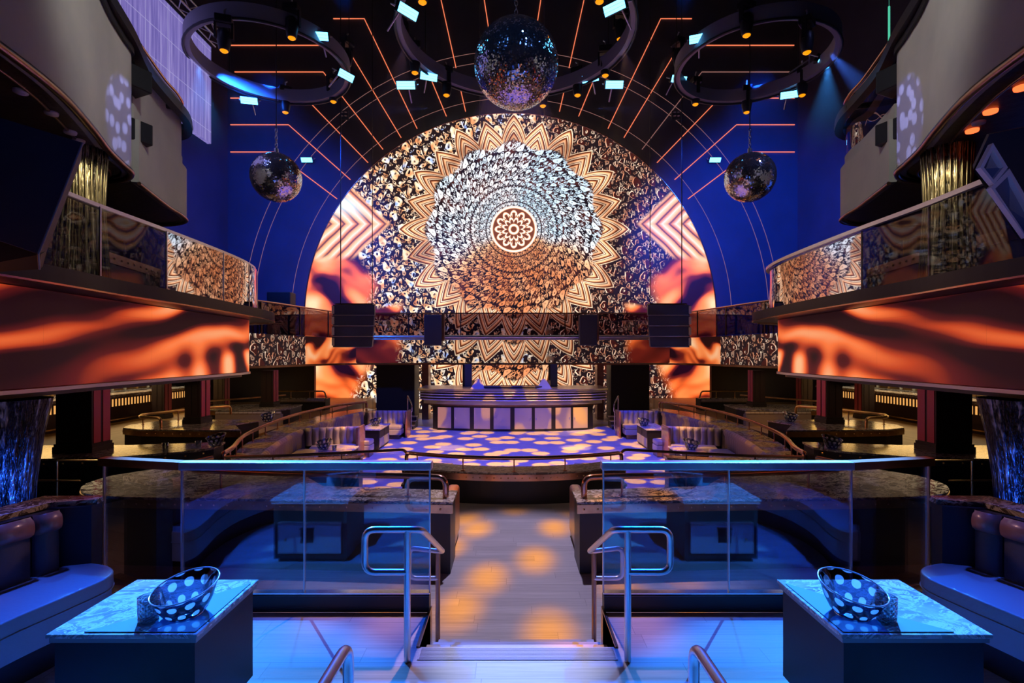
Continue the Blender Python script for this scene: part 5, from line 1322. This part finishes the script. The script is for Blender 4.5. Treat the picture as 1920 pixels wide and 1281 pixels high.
b0 = at(968, 121, 10.0); mirror_ball(b0, 159/2*10/F*0.99, 100, 'big mirror ball hanging above the centre of the hall', 19.9)
for px, s in ((518, -1), (1406, 1)):
    b = at(px, 333, 12.5); mirror_ball(b, 94/2*12.5/F*0.96, 60, 'small mirror ball hanging on the %s side of the video wall' % SIDE[s], 19.9)

# ------------------------------------------------------------------ light rings with fixtures
def light_ring(cx, cy, z, R, label):
    t = thing('light_ring', label, 'light ring', (cx, cy, z), 0, 'light rings')
    pts = [(R*math.cos(2*PI*k/72), R*math.sin(2*PI*k/72)) for k in range(73)]
    MB().band(pts, -0.17, 0.17, 0.14).build('drum_band', 'light_ring_paint' if False else ringmat, t)
    MB().tube([(R*math.cos(2*PI*k/48), R*math.sin(2*PI*k/48), -0.2) for k in range(48)], 0.03, 6, closed=True).build('lower_tube', 'black_metal', t)
    for k in range(3):
        a = 2*PI*k/3 + 0.5; MB().tube([(R*math.cos(a), R*math.sin(a), 0.17), (R*math.cos(a), R*math.sin(a), 19.9-z)], 0.012, 5).build('cable', 'black_metal', t)
ringmat = pbr('ring_paint', (0.3, 0.3, 0.36), 0.5)
ZR = 9.5
RINGS = {'left': ((-6.2, 13.0), 1.92), 'centre': ((0.05, 11.8), 2.75), 'right': ((6.15, 13.0), 1.92)}
for nm, (c, r) in RINGS.items(): light_ring(c[0], c[1], ZR, r, 'dark round lighting ring hung from the ceiling, %s one' % nm)
def on_ring(px, nm, far):
    """Y at which the ring passes this picture column, near or far side"""
    (cx, cy), r = RINGS[nm]; best = None
    for k in range(720):
        a = PI*k/360; X = cx + r*math.cos(a); Y = cy + r*math.sin(a)
        x = CX + (X-CAMX)*F/Y; isfar = math.sin(a) > -0.25 if far else math.sin(a) < 0.25
        if isfar and (best is None or abs(x-px) < best[0]): best = (abs(x-px), X, Y)
    return best[1], best[2]
# prototype moving head
mh = thing('moving_head', 'x', 'spotlight', (0, 0, 0)); mh['label'] = 'moving head'
bevel(MB().box(-0.17, 0.17, -0.13, 0.13, -0.18, -0.02).build('base', 'black_metal', mh), 0.02)
yk = MB().add([(a, b, c) for b in (-0.05, 0.05) for a, c in ((-0.19, -0.15), (-0.19, -0.5), (-0.15, -0.5), (-0.15, -0.19), (0.15, -0.19), (0.15, -0.5), (0.19, -0.5), (0.19, -0.15))], [(0,1,2,3), (0,3,4,7), (4,5,6,7), (11,10,9,8), (15,12,11,8), (15,14,13,12)] + [(i, 8+i, 8+(i+1)%8, (i+1)%8) for i in range(8)]); yk.build('yoke', 'black_metal', mh)
MB().lathe([(0.001, -0.28), (0.08, -0.29), (0.135, -0.36), (0.14, -0.55), (0.11, -0.72), (0.095, -0.76), (0.001, -0.76)], (0, 0, 0), 20).build('head', 'black_metal', mh)
MB().lathe([(0.001, -0.80), (0.05, -0.795), (0.08, -0.77), (0.085, -0.755)], (0, 0, 0), 16).build('lens', 'amber_lens', mh)
MB().tube([(0.0, 0, 0.0), (0, 0, 0.12), (0.05, 0, 0.16)], 0.02, 6).build('clamp', 'steel', mh)
heads = [('left', 547, 73, 0, 'at its near side'), ('left', 420, 97, 0, 'at its outer left edge'), ('left', 535, 212, 1, 'at its far side'), ('left', 625, 192, 1, 'at its far right side'), ('left', 651, 125, 1, 'at its right end'),
         ('centre', 756, 77, 1, 'at its left end'), ('centre', 778, 138, 1, 'at its lower left'), ('centre', 837, 180, 1, 'left of the big ball'), ('centre', 1018, 200, 1, 'behind the big ball'), ('centre', 1083, 180, 1, 'right of the big ball'), ('centre', 1135, 143, 1, 'at its lower right'), ('centre', 1163, 75, 1, 'at its right end'),
         ('right', 1400, 68, 0, 'at its near side'), ('right', 1513, 100, 0, 'at its outer right edge'), ('right', 1504, 180, 1, 'at its far right side'), ('right', 1400, 212, 1, 'at its far side'), ('right', 1304, 197, 1, 'at its far left side'), ('right', 1271, 125, 1, 'at its left end')]
for i, (nm, px, py, far, wh) in enumerate(heads):
    X, Y = on_ring(px, nm, far)
    z_l = CAMZ - (py-HY)*Y/F                       # height of the lens
    X = (px-CX)*Y/F + CAMX
    zz = z_l + 0.78
    lab = 'black moving-head lamp, amber lens, on the %s lighting ring, %s' % (nm, wh)
    if i == 0: mh.location = (X, Y, zz); mh['label'] = lab; mh['group'] = 'moving heads on the rings'
    else: copy_tree(mh, (X, Y, zz), rz=0.3*i, label=lab)
# extra heads whose rings run off the frame
for px, py, lab in ((792, 6, 'black moving-head lamp with amber lens near the top edge, left of the big ball'), (1124, 5, 'black moving-head lamp with amber lens near the top edge, right of the big ball')):
    p = at(px, py, 10.2); copy_tree(mh, (p.x, p.y, p.z+0.78), label=lab)
# prototype strobe
sp = thing('strobe_panel', 'x', 'strobe', (0, 0, 0))
bevel(MB().box(-0.24, 0.24, -0.1, 0.1, 0, 0.12).build('housing', 'black_metal', sp), 0.02)
for k in range(3): MB().box(-0.22, 0.22, -0.09+0.06*k, -0.035+0.06*k, -0.012, 0).build('led_bar', 'blue_led', sp)
MB().tube(rounded([(-0.26, 0, 0.05), (-0.26, 0, 0.28), (0.26, 0, 0.28), (0.26, 0, 0.05)], 0.05, 4), 0.015, 6).build('bracket', 'steel', sp)
MB().tube([(0, 0, 0.28), (0, 0.45, 0.55)], 0.02, 6).build('hanger', 'steel', sp)
strobes = [('left', 597, 68, 0.15, 'at its near right'), ('left', 389, 121, 1.5, 'at its outer left'), ('left', 467, 189, 0.35, 'at its far left'), ('left', 649, 142, 1.4, 'at its right end'),
           ('centre', 765, 22, 1.2, 'at its upper left'), ('centre', 761, 160, 0, 'at its lower left'), ('centre', 804, 144, 0.5, 'left of the big ball'), ('centre', 1107, 147, -0.5, 'right of the big ball'), ('centre', 1152, 159, 0, 'at its lower right'), ('centre', 1152, 14, -1.0, 'at its upper right'),
           ('right', 1311, 72, -0.5, 'at its near left'), ('right', 1537, 117, 1.5, 'at its outer right'), ('right', 1480, 178, -0.45, 'at its far right'), ('right', 1273, 149, 0.3, 'at its left end')]
for i, (nm, px, py, rz, wh) in enumerate(strobes):
    (cx, cy), r = RINGS[nm]
    far = py > 100
    X, Y = on_ring(px, nm, far); X = (px-CX)*Y/F + CAMX; z = CAMZ - (py-HY)*Y/F
    lab = 'glowing blue strobe panel on the %s lighting ring, %s' % (nm, wh)
    if i == 0: sp.location = (X, Y, z); sp['label'] = lab; sp['group'] = 'blue strobe panels'; sp.rotation_euler = (0.5, 0, rz); c = sp
    else: c = copy_tree(sp, (X, Y, z), label=lab)
    c.rotation_euler = (-1.0, 0, rz*0.7)
for px, s in ((575, -1), (1341, 1)):
    p = at(px, 300, 24.55); c = copy_tree(sp, p, label='glowing blue strobe panel on the back wall behind the %s small mirror ball' % SIDE[s]); c.rotation_euler = (-1.0, 0, 0); c.scale = (1.2, 1.2, 1.2)
# wing projectors: quad dot lamps
for px, s in ((645, -1), (1268, 1)):
    p = at(px, 215, 24.72)
    t = thing('quad_lamp', 'small four-eyed lamp above the video wall, %s one' % SIDE[s], 'lamp', p, 0, 'four-eyed lamps')
    MB().box(-0.2, 0.2, 0, 0.2, -0.2, 0.2).build('housing', 'black_metal', t)
    for a in (-0.09, 0.09):
        for b in (-0.09, 0.09): MB().lathe([(0.001, 0), (0.06, 0), (0.07, 0.02)], (a, -0.03, b), 10).build('lens', 'white_disc', t)

# ------------------------------------------------------------------ line arrays, pipe, small speakers
def line_array(px, s):
    Y = 16.0; c = at(px, 611, Y); hx = 39*Y/F
    t = thing('line_array', 'curved hanging column of four blue-black speakers, %s of the bridge' % SIDE[s], 'speaker array', c, 0, 'hanging speaker arrays')
    tops = [-0.0]
    for k in range(4):
        z1 = 0.66 - 0.335*k; dx = -s*0.0; lean = 0.05*k*k*0.0
        yo = [0, 0.02, 0.07, 0.15][k]; sh = [0.02, 0.0, -0.03, -0.07][k]*(-s)
        w0 = hx; w1 = hx*(1-0.02*k)
        vs = [(-w1+sh, yo, z1-0.32), (w1+sh, yo, z1-0.32), (w1*0.8+sh, yo+0.6, z1-0.3), (-w1*0.8+sh, yo+0.6, z1-0.3), (-w0+sh, yo, z1), (w0+sh, yo, z1), (w0*0.8+sh, yo+0.6, z1-0.02), (-w0*0.8+sh, yo+0.6, z1-0.02)]
        cab = MB().add(vs, [(3,2,1,0), (4,5,6,7), (0,1,5,4), (1,2,6,5), (2,3,7,6), (3,0,4,7)]).build('cabinet', bluecab, t)
        MB().tube([(-w1+sh, yo-0.01, z1-0.325), (w1+sh, yo-0.01, z1-0.325)], 0.01, 5).build('seam_trim', 'steel', cab)
        MB().box(s*w1+sh-0.03, s*w1+sh+0.05, yo-0.03, yo+0.2, z1-0.28, z1-0.04).build('side_rigging', 'steel', cab)
    MB().box(-hx*0.9, hx*0.9, 0.1, 0.5, 0.68, 0.72).build('fly_bar', 'black_metal', t)
    MB().tube([(s*hx*0.75, 0.3, 0.72), (s*hx*0.75, 0.3, 16.5)], 0.016, 6).build('cable', 'black_metal', t)
    MB().tube([(-s*hx*0.8, 0.3, 0.72), (-s*hx*0.8, 0.3, 16.5)], 0.012, 6).build('cable', 'black_metal', t)
bluecab = pbr('blue_black_cabinet', (0.05, 0.06, 0.1), 0.4, bump=(90.0, 0.2))
line_array(662, -1); line_array(1255, 1)
pp = MB().tube([at(900, 632, 19.9), Vector((at(900, 632, 19.9).x, 19.9, 19.99))], 0.006, 4).tube([at(1020, 632, 19.9), Vector((at(1020, 632, 19.9).x, 19.9, 19.99))], 0.006, 4).tube([at(700, 632, 19.9), at(1216, 632, 19.9)], 0.07, 10).tube([at(700, 636.5, 19.9), at(1216, 636.5, 19.9)], 0.03, 8)
tag(pp.build('lighting_pipe', 'steel'), 'long steel pipe hanging in front of the bridge', 'pipe')
for x0, x1, y0, y1, s in ((795, 828, 590, 648, -1), (1087, 1120, 590, 648, 1)):
    Y = 19.5; a = at(x0, y1, Y); b = at(x1, y0, Y)
    t = thing('hung_speaker', 'flat dark-blue speaker hanging on the pipe, %s one' % SIDE[s], 'speaker', (a+b)/2, 0, 'speakers on the pipe')
    w = (b.x-a.x)/2; h = (b.z-a.z)/2
    bevel(MB().box(-w, w, 0, 0.45, -h, h).build('cabinet', bluecab, t), 0.03)
    MB().box(-w*0.9, w*0.9, -0.01, 0, -h*0.93, h*0.93).build('grille', 'speaker', t)
    MB().box(w, w+0.08, 0.1, 0.3, -h*0.7, h*1.05).build('bracket', 'bronze', t)
# blue light on the arrays
for s in (-1, 1):
    spot('array_blue', (s*9.0, 9.5, 9.0), (s*5.2, 16.0, 2.8), 3500, (0.02, 0.14, 1.0), 14, 0.5, 0.1)
for s in (-1, 1): spot('roll_warm_fill', (s*0.4, 6.0, 3.2), (s*3.3, 3.2, 0.86), 160, (1.0, 0.5, 0.4), 11, 0.6, 0.1)  # added warm spots standing in for screen light on the sofa roll
for s in (-1, 1):
    spot('ring_head_beam', (s*5.1, 11.4, 8.6), (s*4.6, 14.2, -0.5), 4200, (1.0, 0.5, 0.1), 7, 0.5, 0.03, (30.0, 0.15, (1.0, 0.5, 0.1), (0.1, 0.03, 0.0), 2.0*s))
    spot('ring_head_beam', (s*2.35, 13.0, 8.5), (s*1.9, 15.4, -0.9), 3200, (1.0, 0.55, 0.2), 6, 0.5, 0.03)
    area('counter_fill', (s*12.5, 16.0, 1.38), (s*12.5, 16.0, 0.0), 45, (1.0, 0.8, 0.5), 0.5, 7.0)  # added light panel over the bar, brightens the counter top
spot('right_beam', (7.75, 12.4, 9.3), (13.0, 12.5, 4.0), 26000, (0.06, 0.2, 1.0), 26, 0.6, 0.05)
spot('left_glow', (-7.7, 13.4, 9.4), (-6.0, 24.0, 4.0), 3000, (0.01, 0.12, 1.0), 70, 0.8, 0.2)
spot('ball_fill_left', (-4.0, 3.0, 11.5), b0, 260, (0.1, 0.3, 1.0), 16, 0.3, 0.2)  # added blue lamp for more sparkle on the big ball
spot('ball_fill_right', (4.0, 3.0, 11.5), b0, 260, (0.12, 0.3, 1.0), 16, 0.3, 0.2)  # second added blue lamp on the big ball

# ------------------------------------------------------------------ stage haze under the lighting rings
hz = bpy.data.materials.new('stage_haze'); hz.use_nodes = True; nt = hz.node_tree
nt.nodes.remove(nt.nodes['Principled BSDF'])
vs_ = nt.nodes.new('ShaderNodeVolumeScatter'); vs_.inputs['Density'].default_value = 0.0026; vs_.inputs['Anisotropy'].default_value = 0.2
vs_.inputs['Color'].default_value = (0.9, 0.93, 1, 1)
nt.links.new(vs_.outputs[0], nt.nodes['Material Output'].inputs['Volume'])
M['haze'] = hz
h = MB().box(-13.9, 13.9, 9.0, 24.2, 3.5, 18.0).build('stage_haze', 'haze')
tag(h, 'thin blue stage haze hanging under the ceiling rings', 'haze', None, 'stuff')
